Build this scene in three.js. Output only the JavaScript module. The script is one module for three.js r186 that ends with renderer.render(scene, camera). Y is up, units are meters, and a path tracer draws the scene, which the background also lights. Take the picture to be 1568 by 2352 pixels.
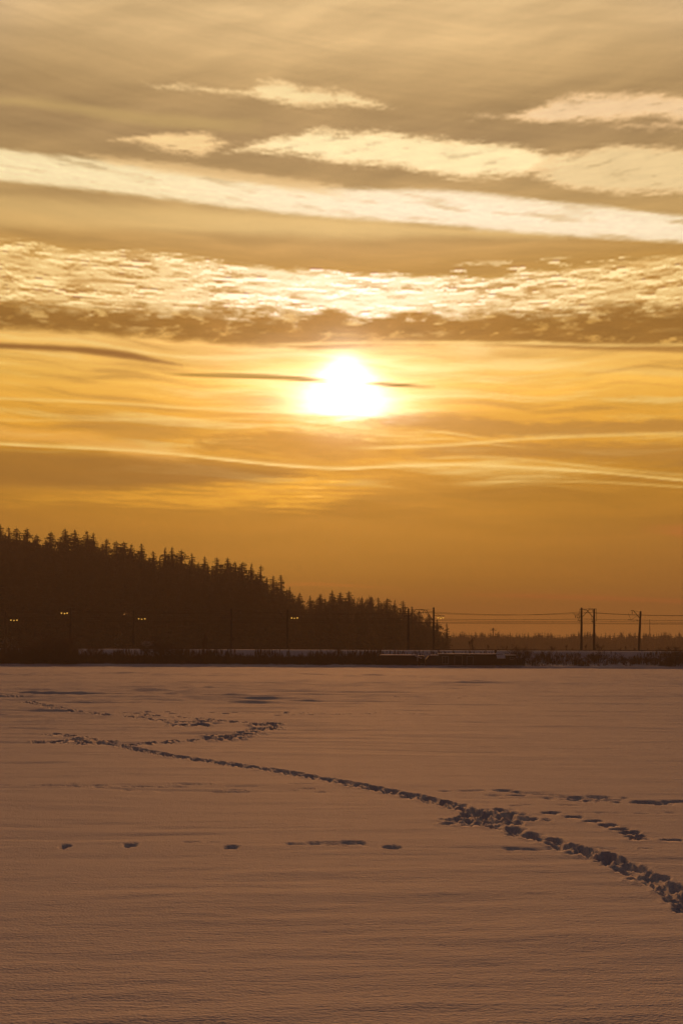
import * as THREE from 'three';
import { mergeGeometries } from 'three/addons/utils/BufferGeometryUtils.js';

// ================= camera, sky, sun, exposure =================
const scene = new THREE.Scene();
const EYE = 1.8;
// a 50 degree lens (2522 px focal length for a 2352 px frame) kept level and shifted up: the horizon lies at 1513 of 2352
const camera = new THREE.PerspectiveCamera(2 * Math.atan(1513 / 2522) * 180 / Math.PI, 1568 / 3026, 0.3, 4000);
camera.setViewOffset(1568, 3026, 0, 0, 1568, 2352);
camera.position.set(0, EYE, 0);
camera.rotation.set(0, 0, 0.0041);
const renderer = new THREE.WebGLRenderer({ antialias: true });
renderer.toneMapping = THREE.LinearToneMapping;
renderer.toneMappingExposure = 1;
renderer.shadowMap.enabled = true;
const HAZE = 0.00075;
scene.fog = new THREE.FogExp2(new THREE.Color().setRGB(1, 0.82, 0.6), HAZE);

// ---------- seeded randomness and noise ----------
function rng(seed) { let s = seed >>> 0; return () => { s = (s + 0x6D2B79F5) >>> 0; let t = s; t = Math.imul(t ^ (t >>> 15), t | 1); t ^= t + Math.imul(t ^ (t >>> 7), t | 61); return ((t ^ (t >>> 14)) >>> 0) / 4294967296; }; }
const GX = new Float32Array(256), GY = new Float32Array(256), PERM = new Uint8Array(512);
{ const r = rng(77); for (let i = 0; i < 256; i++) { const a = r() * Math.PI * 2; GX[i] = Math.cos(a); GY[i] = Math.sin(a); PERM[i] = i; }
  for (let i = 255; i > 0; i--) { const j = Math.floor(r() * (i + 1)), t = PERM[i]; PERM[i] = PERM[j]; PERM[j] = t; }
  for (let i = 0; i < 256; i++) PERM[i + 256] = PERM[i]; }
function noise(x, y) {                                   // gradient noise, about -1 .. 1
  const xi = Math.floor(x), yi = Math.floor(y), fx = x - xi, fy = y - yi;
  const u = fx * fx * fx * (fx * (fx * 6 - 15) + 10), v = fy * fy * fy * (fy * (fy * 6 - 15) + 10);
  const X = xi & 255, Y = yi & 255, X1 = (X + 1) & 255, Y1 = (Y + 1) & 255;
  const a = PERM[X + PERM[Y]], b = PERM[X1 + PERM[Y]], c = PERM[X + PERM[Y1]], d = PERM[X1 + PERM[Y1]];
  const n0 = GX[a] * fx + GY[a] * fy, n1 = GX[b] * (fx - 1) + GY[b] * fy, n2 = GX[c] * fx + GY[c] * (fy - 1), n3 = GX[d] * (fx - 1) + GY[d] * (fy - 1);
  return 1.5 * (n0 + u * (n1 - n0) + v * (n2 - n0 + u * (n0 - n1 - n2 + n3)));
}
function fbm(x, y, oct, gain = 0.5, lac = 2.03) { let s = 0, a = 1, t = 0; for (let i = 0; i < oct; i++) { s += a * noise(x, y); t += a; a *= gain; x = x * lac + 17.3; y = y * lac + 9.1; } return s / t; }
const clamp = (x, a = 0, b = 1) => x < a ? a : x > b ? b : x;
const sstep = (a, b, x) => { const t = clamp((x - a) / (b - a)); return t * t * (3 - 2 * t); };
const lerp = (a, b, t) => a + (b - a) * t;

// ---------- directions of the view: a 50 degree lens kept level, shifted upwards ----------
const FOCAL = 2522, MIDX = 784, HORIZON = 1513, ROLL = 0.0041;
function bearing(px, py) {                               // reading of the photograph -> azimuth, elevation (radians)
  const u = (px - MIDX) / FOCAL, v = (HORIZON + (px - MIDX) * ROLL - py) / FOCAL, az = Math.atan(u);
  return [az, Math.atan(v * Math.cos(az))];
}
const toXY = (px, py) => { const [a, e] = bearing(px, py); return [MIDX + FOCAL * a, HORIZON - FOCAL * e]; };

// ---------- the sky: air, high veils, contrails and cloud banks as a function of direction ----------
const SX0 = -500, SX1 = 2100;                            // span of azimuths the named cloud banks cover, in 1/2522 rad
function spline(pts) {                                   // smooth curve through [x, y] on that span
  const q = pts.map(([x, y]) => toXY(x, y)), n = q.length, out = new Float32Array(SX1 - SX0 + 1);
  const m = q.map((p, i) => { const a = q[Math.max(0, i - 1)], b = q[Math.min(n - 1, i + 1)]; return b[0] > a[0] ? (b[1] - a[1]) / (b[0] - a[0]) : 0; });
  for (let X = SX0; X <= SX1; X++) {
    let k = 0; while (k < n - 2 && X > q[k + 1][0]) k++;
    const h = q[k + 1][0] - q[k][0], t = (X - q[k][0]) / h; let y;
    if (t < 0) y = q[k][1] + m[k] * (X - q[k][0]); else if (t > 1) y = q[k + 1][1] + m[k + 1] * (X - q[k + 1][0]);
    else { const t2 = t * t, t3 = t2 * t; y = q[k][1] * (2 * t3 - 3 * t2 + 1) + m[k] * h * (t3 - 2 * t2 + t) + q[k + 1][1] * (3 * t2 - 2 * t3) + m[k + 1] * h * (t3 - t2); }
    out[X - SX0] = y;
  }
  return out;
}
const bank = (pts, x0, x1) => ({ top: spline(pts.map((p) => [p[0], p[1]])), bot: spline(pts.map((p) => [p[0], p[2]])), x0: x0 ?? -1e9, x1: x1 ?? 1e9 });
const at = (curve, X) => curve[clamp(Math.round(X), SX0, SX1) - SX0];
// signed depth inside a bank: positive inside, in the same unit as Y
const depth = (b, X, Y, endK = 0.35) => Math.min(Y - at(b.top, X), at(b.bot, X) - Y, (X - b.x0) * endK, (b.x1 - X) * endK);

const BASE = [[-2600, 178, 150, 112], [-1200, 190, 160, 118], [-300, 208, 174, 122], [0, 219, 183, 130], [100, 217, 180, 126], [170, 200, 164, 112], [240, 181, 147, 99], [330, 169, 137, 93], [430, 184, 149, 97], [520, 197, 158, 98], [575, 190, 147, 84], [620, 194, 146, 74], [700, 215, 165, 80], [800, 242, 188, 98], [880, 245, 186, 80], [960, 235, 169, 60], [1040, 214, 150, 49], [1110, 192, 133, 44], [1180, 190, 130, 42], [1260, 188, 127, 42], [1340, 184, 121, 40], [1420, 187, 117, 44], [1500, 182, 112, 48], [1700, 170, 105, 48]]
  .map(([y, ...c]) => [toXY(784, y)[1], ...c]);
const B = {
  contrail: bank([[-300, 305, 380], [0, 340, 418], [160, 357, 434], [300, 373, 450], [420, 390, 466], [560, 408, 482], [700, 424, 497], [860, 432, 508], [1000, 434, 519], [1080, 439, 527], [1300, 463, 545], [1568, 493, 561], [1900, 530, 590]]),
  contrailFray: bank([[170, 350, 362], [400, 376, 400], [560, 396, 420], [700, 415, 440]], 230, 760),
  underglow: bank([[-300, 440, 520], [0, 450, 522], [400, 478, 530], [784, 500, 545], [1000, 520, 540], [1200, 535, 545]], -900, 1250),
  altocu: bank([[-300, 520, 730], [0, 548, 728], [110, 566, 730], [170, 576, 730], [290, 575, 735], [430, 592, 740], [520, 604, 745], [640, 618, 748], [720, 622, 750], [860, 628, 750], [1000, 634, 745], [1100, 637, 742], [1200, 628, 738], [1330, 612, 735], [1450, 598, 735], [1568, 584, 735], [1900, 560, 735]]),
  altoEdge: bank([[1000, 606, 632], [1200, 598, 640], [1568, 568, 620]], 1010),
  dark: bank([[-300, 690, 745], [0, 700, 752], [150, 708, 760], [250, 716, 768], [400, 722, 778], [600, 726, 794], [760, 724, 798], [900, 724, 790], [1040, 730, 786], [1200, 722, 788], [1400, 714, 792], [1568, 706, 792], [1900, 700, 792]]),
  lensLeft: bank([[-300, 782, 798], [0, 788, 801], [120, 793, 806], [220, 799, 815], [300, 812, 824], [360, 826, 832]], -900, 380),
  lensSun: bank([[400, 857, 863], [520, 857, 868], [640, 861, 873], [744, 869, 880]], 398, 752),
  lensSunR: bank([[836, 876, 884], [900, 879, 889], [970, 884, 891]], 834, 976),
  lensRight: bank([[1180, 790, 796], [1400, 791, 804], [1568, 792, 810], [1900, 794, 816]], 1150),
  wisp: bank([[-300, 970, 1010], [0, 980, 1015], [100, 990, 1018], [200, 995, 1030], [300, 1020, 1050], [420, 1035, 1066]], -900, 430),
  grey1: bank([[470, 1006, 1030], [600, 992, 1044], [760, 998, 1042], [880, 1012, 1036]], 460, 890),
  greyR: bank([[830, 958, 972], [960, 952, 984], [1080, 958, 1002], [1200, 972, 1004], [1400, 968, 1000], [1568, 962, 996], [1900, 960, 996]], 840),
  greyR2: bank([[1000, 1022, 1050], [1200, 1016, 1052], [1568, 1020, 1060], [1900, 1024, 1066]], 960),
  greyL: bank([[180, 950, 985], [330, 965, 1020], [420, 975, 1000]], 170, 420),
  shade: bank([[-300, 1026, 1110], [0, 1036, 1118], [250, 1046, 1122], [450, 1062, 1112], [560, 1074, 1104], [660, 1086, 1096]], -900, 690),
  gold: bank([[-300, 1135, 1160], [60, 1132, 1162], [300, 1120, 1164], [500, 1108, 1172], [640, 1096, 1176], [740, 1086, 1166], [850, 1090, 1130]], 20, 850),
  upper1: bank([[350, 196, 200], [420, 198, 208], [500, 203, 212], [560, 206, 222], [590, 188, 228], [640, 183, 240], [700, 200, 246], [780, 206, 246], [880, 240, 247]], 348, 884),
  upper2: bank([[1100, 264, 272], [1180, 258, 274], [1240, 240, 284], [1280, 220, 286], [1340, 214, 282], [1480, 213, 270], [1568, 220, 278], [1900, 240, 290]], 1095),
  upper2b: bank([[1420, 282, 294], [1500, 280, 296], [1568, 282, 300], [1900, 290, 306]], 1400),
  upper3: bank([[272, 318, 324], [330, 310, 336], [370, 302, 348], [420, 301, 356], [470, 306, 354], [516, 324, 334]], 270, 520),
  upper4: bank([[535, 344, 350], [600, 322, 352], [680, 302, 362], [735, 294, 372], [800, 302, 380], [880, 300, 384], [960, 308, 396], [1040, 320, 410], [1160, 328, 408], [1240, 346, 398], [1300, 360, 384]], 532, 1310),
  upper5: bank([[1200, 398, 404], [1260, 356, 424], [1340, 342, 440], [1420, 330, 446], [1568, 338, 448], [1900, 330, 460]], 1190),
  veil: bank([[-300, 212, 232], [0, 222, 238], [180, 238, 262], [330, 258, 284], [520, 274, 300]], -900, 560),
  red: bank([[1120, 1364, 1370], [1300, 1366, 1376], [1568, 1376, 1386], [1900, 1384, 1396]], 1100),
  redL: bank([[640, 1342, 1346], [720, 1338, 1345], [860, 1346, 1350]], 630, 870),
  redR: bank([[1500, 1208, 1222], [1568, 1206, 1230], [1900, 1200, 1240]], 1490),
};
const LINES = [                                          // thin bright edges of the high veils: [curve, half width, strength, shaded side below (px)]
  [spline([[-300, 905], [0, 916], [160, 922], [330, 931], [450, 939], [600, 946], [760, 950]]), 2.2, 0.55, 0, -900, 760],
  [spline([[0, 966], [300, 964], [560, 963], [740, 970], [830, 980]]), 1.4, 0.3, 0, -200, 830],
  [spline([[-300, 1010], [0, 1021], [200, 1030], [380, 1042], [520, 1057], [650, 1070], [784, 1077], [900, 1072], [1040, 1068], [1200, 1074], [1400, 1088], [1568, 1104], [1900, 1130]]), 2.6, 0.75, 1, -900, 3000],
  [spline([[940, 1056], [1100, 1050], [1240, 1060], [1400, 1078], [1568, 1092]]), 2, 0.4, 0, 900, 3000],
  [spline([[780, 1032], [900, 1028], [1040, 1022], [1200, 1009], [1400, 1000], [1568, 996], [1900, 990]]), 2.4, 0.55, 0, 760, 3000],
  [spline([[930, 985], [1020, 994], [1110, 1006], [1160, 1010]]), 1.6, 0.55, 0, 920, 1170],
  [spline([[1000, 1004], [1060, 1012], [1160, 1024], [1260, 1034]]), 1.4, 0.35, 0, 990, 1260],
  [spline([[560, 795], [700, 791], [860, 787], [1040, 787], [1200, 789], [1400, 794], [1568, 792]]), 2.4, 0.5, 0, 540, 3000],
  [spline([[900, 852], [1060, 844], [1200, 843], [1400, 852], [1568, 860]]), 5, 0.35, 0, 880, 3000],
  [spline([[860, 1112], [1100, 1108], [1260, 1106], [1400, 1109], [1568, 1119]]), 1.4, 0.4, 0, 1000, 3000],
];
const AWAY = 0.95;
const SUN_AZ = bearing(790, 895)[0], SUN_EL = bearing(790, 895)[1], [SUNX, SUNY] = toXY(790, 895);
const toLin = (c) => c <= 0.04045 ? c / 12.92 : Math.pow((c + 0.055) / 1.055, 2.4);

function skyAt(az, el, out) {
  const fold = Math.abs(az) > Math.PI / 2 ? Math.sign(az) * (Math.PI - Math.abs(az)) : az;   // the far half repeats the near half's veils
  const X = MIDX + FOCAL * fold, Y = HORIZON - FOCAL * el, named = Math.abs(az) < Math.PI / 2 ? 1 - sstep(0.5, 0.8, Math.abs(az)) : 0;
  let k = 0; while (k < BASE.length - 2 && Y > BASE[k + 1][0]) k++;
  const t = clamp((Y - BASE[k][0]) / (BASE[k + 1][0] - BASE[k][0]));
  let r = lerp(BASE[k][1], BASE[k + 1][1], t), g = lerp(BASE[k][2], BASE[k + 1][2], t), b = lerp(BASE[k][3], BASE[k + 1][3], t);
  const mix = (R, G, Bl, a) => { r += (R - r) * a; g += (G - g) * a; b += (Bl - b) * a; };
  const gain = (f) => { r *= f; g *= f; b *= f; };
  const dx = X - SUNX, dy = Y - SUNY, near = Math.exp(-(dx * dx / (520 * 520) + dy * dy / (230 * 230)));
  const high = 1 - sstep(1150, 1300, Y), up = 1 - sstep(450, 640, Y);
  // generic veils, everywhere
  const wx = X + 60 * noise(X / 300, Y / 120), wy = Y + 16 * noise(X / 260 + 5, Y / 90);
  const v1 = fbm(wx / 620 + 3.1, (wy - 0.06 * X) / 52, 5), v2 = fbm(wx / 900 + 8, (wy + 0.05 * X) / 24, 4), v3 = fbm(wx / 240, (wy - 0.1 * X) / 11, 3);
  const low = sstep(1130, 1260, Y);
  gain(1 + (0.13 * v1 + 0.05 * v2 + 0.018 * v3) * (1 - 0.72 * low) * (0.7 + 0.5 * (1 - up)));
  if (low > 0) { const h = fbm(X / 900, Y / 18, 3); r += 5 * h * low; g += 2 * h * low; }
  // the top: broad diffuse glow in the middle, fading to the sides
  if (up > 0) { const e = Math.exp(-Math.pow((X - 860) / 760, 2)), f = fbm(wx / 420, (wy + 0.25 * X) / 60, 4); gain(1 + up * (0.09 * f + 0.06 * (e - 0.75))); { const fl = fbm((X + 3 * Y) / 500, (Y - 0.16 * X) / 9, 4, 0.55); gain(1 + up * 0.03 * fl); } const q = sstep(240, 60, Y) * up * 0.35 * sstep(0.1, 0.5, f + 0.3 * e); mix(234, 200, 146, q * 1.3); }
  if (low > 0) { const e = Math.exp(-Math.pow((X - 700) / 420, 2)); mix(206, 142, 50, 0.5 * low * e * (1 - sstep(1280, 1440, Y))); mix(160, 108, 54, 0.35 * low * sstep(1050, 1700, X)); mix(164, 112, 50, 0.25 * low * sstep(420, 0, X)); }
  // dark-and-light strata of the middle sky
  const mid = sstep(770, 830, Y) * (1 - sstep(1090, 1160, Y));
  if (mid > 0) {
    const s1 = fbm(wx / 420 + 1.7, (wy - 0.03 * X) / 26, 5), s2 = fbm(wx / 300 + 11, (wy - 0.05 * X) / 9, 4);
    mix(255, 222, 142, mid * sstep(0.05, 0.6, s1 + 0.25 * near + 0.2 * s2) * 0.5);
    mix(178, 126, 56, mid * sstep(0.0, 0.5, -s1 + 0.2 * s2 - 0.06) * 0.62 * (1 - 0.6 * near));
  }
  if (named > 0) {
    let d, a;
    const q1 = fbm(X / 46, (Y - 0.08 * X) / 13, 5, 0.56), q2 = fbm(X / 120 + 4, Y / 34, 4), q3 = fbm(X / 16, (Y - 0.1 * X) / 5, 3), ragged = fbm((X + 14 * q2) / 34, (Y - 0.12 * X) / 7.5, 5, 0.58), soft2 = fbm(X / 90 + 31, (Y + 0.1 * X) / 13, 4);
    const put = (bk, soft, rough, R, G, Bl, amt, endK, n = q1) => { if (X < bk.x0 - 40 || X > bk.x1 + 40) return 0; d = depth(bk, X, Y, endK) + rough * n; a = sstep(-soft, soft, d) * amt * named; if (a > 0) mix(R, G, Bl, a); return a; };
    put(B.veil, 9, 6, 206, 172, 108, 0.5, 0.1, q2);
    put(B.underglow, 14, 6, 246, 206, 132, 0.62 * (0.55 + 0.45 * sstep(0, 700, X)), 0.12, q2);
    // upper cloudlets: pale gold, ragged, streaked
    for (const [bk, R, G, Bl, amt] of [[B.upper1, 252, 222, 162, 0.97], [B.upper2, 248, 210, 160, 0.95], [B.upper2b, 238, 196, 144, 0.7], [B.upper3, 252, 214, 150, 0.95], [B.upper4, 260, 235, 176, 1], [B.upper5, 248, 216, 158, 0.88]]) {
      if (X < bk.x0 - 40 || X > bk.x1 + 40 || Y < 0 || Y > 560) continue;
      const dd = depth(bk, X, Y, 0.2), body = dd + 8 * ragged + 8 * soft2 - 1;
      a = sstep(-7, 10, body + 4 * fbm(X / 26 + 5, (Y - 0.1 * X) / 3.6, 3)) * amt * named * (1 - 0.3 * sstep(0.18, 0.6, -soft2 - 0.4 * ragged)); if (a <= 0) continue;
      const tex = 1 + 0.03 * q1 + 0.05 * soft2, edge = sstep(16, 3, body) * 0.5;
      mix(lerp(R, 242, edge) * tex, lerp(G, 196, edge) * tex, lerp(Bl, 136, edge) * tex, a);
    }
    // broad contrail: milky, with slanting fibres
    const fib = fbm((X + 2.2 * Y) / 60, (Y - 0.12 * X) / 7, 5, 0.6), fib2 = fbm((X + 1.4 * Y) / 180, (Y - 0.12 * X) / 20, 4);
    d = depth(B.contrail, X, Y); const rim = d + 4 * fib + 5 * fib2 * sstep(300, 900, X);
    a = sstep(-4, 9, rim) * (0.9 + 0.1 * sstep(0, 30, d)) * named;
    if (a > 0) { const hole = sstep(0.05, 0.5, fib2 - 0.35 * Math.exp(-Math.pow((X - 620) / 330, 2)) * 0 + 0.25 * Math.exp(-Math.pow((X - 650) / 200, 2)) * sstep(30, 5, Y - at(B.contrail.top, X))) * 0.4, w = sstep(200, 1000, X), tx = 1 + 0.05 * fib + 0.03 * q3; mix(lerp(256, 260, w) * tx, lerp(232, 237, w) * tx, lerp(178, 196, w) * tx, a * (1 - hole)); }
    put(B.contrailFray, 6, 7, 240, 200, 138, 0.7, 0.1, fib);
    // altocumulus sheet: bright quilt, dark cracks between the cells
    d = depth(B.altocu, X, Y);
    if (d > -40 && d < 200) {
      const cell = (x, y) => fbm((x + 14 * noise(x / 80, y / 26)) / 72, (y + 4 * noise(x / 60 + 9, y / 22)) / 12.5, 5, 0.54), fine = (x, y) => fbm(x / 30 + 5, y / 6.5, 3);
      const puff = cell(X, Y), big = fbm(X / 210 + 6, Y / 40, 3), relief = clamp((puff - cell(X, Y - 4.5)) * 2.4 + 0.6 * (fine(X, Y) - fine(X, Y - 2.5)), -1, 1) * (0.25 + 0.95 * sstep(-0.45, 0.4, fbm(X / 150 + 33, Y / 32, 3)));
      a = sstep(-5, 9, d + 13 * puff + 3 * fine(X, Y)) * named;
      const d3 = depth(B.altoEdge, X, Y, 0.15), e2 = sstep(0.12, 0.4, puff + 0.3 * big) * sstep(-8, 10, d3) * named; a = Math.max(a, e2 * 0.75);
      const leftGap = sstep(230, 60, X) * sstep(40, 20, d) * sstep(0.0, 0.25, -puff); a *= 1 - 0.85 * leftGap;
      if (a > 0) {
        const cent = Math.exp(-Math.pow((X - 800) / 400, 2)), open = sstep(0.08, 0.42, -puff + 0.35 * big - 0.02);
        mix(lerp(244, 262, cent), lerp(202, 238, cent), lerp(128, 184, cent), a);
        mix(190, 138, 70, a * (1 - 0.6 * cent) * sstep(0.05, 0.5, fbm(X / 130 + 70, Y / 15, 4)) * 0.7);
        mix(184, 130, 62, a * sstep(0.08, 0.7, -relief) * 0.58 * (1 - 0.68 * cent));
        mix(176, 124, 58, a * open * 0.7 * (1 - 0.35 * cent) * sstep(-5, 22, d));
        mix(290, 262, lerp(186, 224, cent), a * sstep(0.05, 0.7, relief + 0.3 * puff) * (0.6 + 0.4 * cent));
        mix(206, 150, 74, a * sstep(0.05, 0.5, -big) * 0.45 * sstep(1000, 1500, X));
      }
    }
    // heavy band under the sheet
    { const nn = fbm(X / 90, Y / 26, 5, 0.55), n2 = fbm((X + Y) / 200 + 3, Y / 40, 3), upE = Y - at(B.dark.top, X) + 10 + 34 * nn + 20 * n2, loE = at(B.dark.bot, X) - Y + 4 + 12 * nn;
      const dk = sstep(-10, 22, upE) * sstep(-5, 12, loE) * named;
      if (dk > 0) { const lt = sstep(0.12, 0.5, fbm(X / 60 + 20, (Y + 0.2 * X) / 20, 4)); mix(lerp(152, 168, near * 0.6), lerp(107, 117, near * 0.6), lerp(48, 42, near), dk * (1 - 0.55 * lt)); gain(1 + dk * 0.1 * nn); const gl = sstep(0.12, 0.5, fbm(X / 70 + 9, Y / 17, 4)) * sstep(48, 0, Y - at(B.dark.top, X) - 12); mix(250, 206, 124, dk * gl * 0.6); } }
    put(B.lensRight, 5, 1.5, 164, 114, 52, 0.75, 0.05, q2);
    put(B.lensLeft, 5, 3, 138, 92, 42, 0.9, 0.05, q2);
    put(B.lensLeft, 12, 6, 176, 122, 58, 0.2, 0.05, q2);
    // mid and lower banks
    put(B.greyL, 18, 14, 196, 140, 60, 0.55, 0.3);
    put(B.wisp, 12, 12, 244, 178, 84, 0.6, 0.25);
    put(B.grey1, 13, 20, 186, 128, 44, 0.72, 0.3);
    put(B.greyR, 9, 11, 186, 132, 58, 0.78, 0.14);
    put(B.greyR2, 12, 14, 182, 128, 58, 0.6, 0.14);
    put(B.shade, 12, 3, 160, 110, 46, 0.72, 0.06, q2);
    { const gq = fbm(X / 130, Y / 7, 4, 0.6); d = depth(B.gold, X, Y, 0.12); a = sstep(-12, 26, d + 14 * gq) * (0.55 + 0.45 * sstep(-0.3, 0.3, gq)) * named * (0.45 + 0.4 * sstep(100, 560, X)); if (a > 0) mix(255, 180, 54, a); const hl = sstep(0.3, 0.6, gq + 0.2 * q3) * sstep(-4, 8, d) * sstep(480, 700, X); mix(276, 206, 92, hl * 0.5 * named); }
    put(B.red, 4, 1.5, 206, 112, 50, 0.55, 0.03, q2); put(B.redL, 3, 1.5, 226, 132, 52, 0.55, 0.04, q2); put(B.redR, 8, 4, 204, 116, 56, 0.5, 0.1, q2);
    for (const [c, hw, s, shade, x0, x1] of LINES) {
      if (X < x0 || X > x1) continue;
      const yy = Y - at(c, X), ends = sstep(x0, x0 + 140, X) * sstep(x1, x1 - 160, X) * named;
      if (yy < -40 || yy > 40) continue;
      const w = yy < 0 ? Math.max(3.2, hw * 2) : Math.max(2.4, hw * (shade ? 0.8 : 1.2));
      a = Math.exp(-yy * yy / (w * w)) * s * ends * (0.85 + 0.3 * q2); mix(255, 212, 122, clamp(a * 1.25));
      if (yy < 0) { const streaks = Math.max(0, fbm(X / 400, yy / 3.2 + 40 * hw, 3)); mix(248, 192, 92, clamp(streaks * 0.7 * Math.exp(yy / 14) * ends * s)); }
    }
  }
  // light round the sun
  const R = Math.hypot(dx, dy * (dy < 0 ? 1.35 : 1)), flat = Math.hypot(dx / 1.0, dy / 0.62);
  let lr = toLin(clamp(r / 255, 0, 1.3)), lg = toLin(clamp(g / 255, 0, 1.3)), lb = toLin(clamp(b / 255, 0, 1.3));
  const wide = Math.exp(-Math.pow(flat / 340, 1.3)), bw = lerp(30, 98, sstep(-75, 35, dy)), core = Math.exp(-dx * dx / (bw * bw)) * sstep(-92, -30, dy) * sstep(150, 20, dy), spike = Math.exp(-(dx * dx / (60 * 60) + dy * dy / (80 * 80)));
  const q = 0.75 + 0.5 * fbm(X / 90, Y / 22, 4);
  lr *= 1 + 0.6 * wide; lg *= 1 + 0.65 * wide; lb *= 1 + 1.2 * wide;
  let c2 = 1.9 * core + 0.7 * spike + 0.6 * Math.exp(-(dx * dx / (190 * 190) + dy * dy / (85 * 85))) * (0.75 + 0.5 * fbm(X / 140, Y / 15, 4));
  const cut = named * sstep(-16, 20, (957 - 895) - dy + 18 * fbm(X / 90 + 2, Y / 16, 4));
  c2 *= 0.16 + 0.84 * cut;
  lr += c2 * 1.1 + 0.2 * wide * q; lg += c2 * 0.92 + 0.1 * wide * q; lb += c2 * 0.72 + 0.05 * wide * q;
  if (named > 0) {
    for (const bk of [B.lensSun, B.lensSunR]) { if (X < bk.x0 - 20 || X > bk.x1 + 20) continue; const d = depth(bk, X, Y, 0.04), a = sstep(-2, 2.5, d) * 0.78 * named; if (a > 0) { lr = lerp(lr, 0.42, a); lg = lerp(lg, 0.22, a); lb = lerp(lb, 0.04, a); } }
  }
  // away from the sun the whole sky dims and loses its warmth
  const cosA = Math.sin(el) * Math.sin(SUN_EL) + Math.cos(el) * Math.cos(SUN_EL) * Math.cos(az - SUN_AZ), ang = Math.acos(clamp(cosA, -1, 1)), far = sstep(0.34, 0.8, ang), dim = (1 - AWAY * far) * lerp(1.1, 1.2, sstep(700, 1250, Y));
  const lum = 0.3 * lr + 0.55 * lg + 0.15 * lb, grey = 0.85 * far;
  out[0] = lerp(lr, lum * 0.66, grey) * dim; out[1] = lerp(lg, lum * 0.9, grey) * dim; out[2] = lerp(lb, lum * 1.6, grey) * dim;
}


{ // the sky, computed once for every direction
  const W = 4096, H = 2048, data = new Float32Array(W * H * 4), o = [0, 0, 0];
  for (let row = H / 2 - 12; row < H; row++) {                    // rows run upwards; below the horizon the sky is one colour
    const el = ((row + 0.5) / H - 0.5) * Math.PI;
    const step = el > 0.62 ? 4 : 1;
    for (let col = 0; col < W; col += step) {
      // column to azimuth: u = 0.5 looks along +X, u = 0.25 along -Z
      let az = ((col + step / 2) / W - 0.25) * 2 * Math.PI; if (az > Math.PI) az -= 2 * Math.PI;
      const far = Math.abs(az) > 0.55 && step === 1;
      if (far && col % 2 && Math.abs(az) < 3.1) { const k = (row * W + col) * 4; data[k] = data[k - 4]; data[k + 1] = data[k - 3]; data[k + 2] = data[k - 2]; data[k + 3] = 1; continue; }
      skyAt(az, Math.max(el, 0.001), o);
      for (let j = 0; j < step; j++) { const k = (row * W + col + j) * 4; data[k] = o[0]; data[k + 1] = o[1]; data[k + 2] = o[2]; data[k + 3] = 1; }
    }
  }
  { // the renderer smooths the sky with a cubic spline: hand it spline coefficients, so that the clouds keep their edges
    const c0 = Math.round(W * (0.25 - 0.075)), c1 = Math.round(W * (0.25 + 0.075)), r0 = H / 2 + 4, r1 = Math.round(H * (0.5 + 0.6 / Math.PI)), w = c1 - c0, h = r1 - r0, f = new Float32Array(w * h), c = new Float32Array(w * h), q = new Float32Array(w * h);
    for (let ch = 0; ch < 3; ch++) {
      for (let y = 0; y < h; y++) for (let x = 0; x < w; x++) c[y * w + x] = f[y * w + x] = Math.min(2.5, data[((r0 + y) * W + c0 + x) * 4 + ch]);
      for (let it = 0; it < 5; it++) {
        for (let y = 0; y < h; y++) for (let x = 0; x < w; x++) { const k = y * w + x; q[k] = (4 * c[k] + c[x ? k - 1 : k] + c[x < w - 1 ? k + 1 : k]) / 6; }
        for (let y = 0; y < h; y++) for (let x = 0; x < w; x++) { const k = y * w + x, b = (4 * q[k] + q[y ? k - w : k] + q[y < h - 1 ? k + w : k]) / 6; c[k] = Math.max(0.01, c[k] + f[k] - b); }
      }
      for (let y = 2; y < h - 2; y++) for (let x = 2; x < w - 2; x++) data[((r0 + y) * W + c0 + x) * 4 + ch] = c[y * w + x];
    }
  }
  for (let row = 0; row < H / 2 - 12; row++) for (let col = 0; col < W; col++) { const k = (row * W + col) * 4; data[k] = 0.16; data[k + 1] = 0.1; data[k + 2] = 0.06; data[k + 3] = 1; }
  const t = new THREE.DataTexture(data, W, H, THREE.RGBAFormat, THREE.FloatType);
  t.mapping = THREE.EquirectangularReflectionMapping; t.magFilter = THREE.LinearFilter; t.minFilter = THREE.LinearFilter; t.needsUpdate = true;
  scene.background = t; scene.environment = t;
}
const sun = new THREE.DirectionalLight(new THREE.Color().setRGB(1, 0.38, 0.1), 2.1);
sun.name = 'sun';
sun.position.set(Math.sin(SUN_AZ) * Math.cos(SUN_EL), Math.sin(SUN_EL), -Math.cos(SUN_AZ) * Math.cos(SUN_EL)).multiplyScalar(600);
sun.castShadow = true; sun.shadow.radius = 5;
sun.shadow.mapSize.set(4096, 4096);
Object.assign(sun.shadow.camera, { left: -330, right: 330, top: 200, bottom: -330, near: 1, far: 1600 });
scene.add(sun, sun.target);

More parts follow.
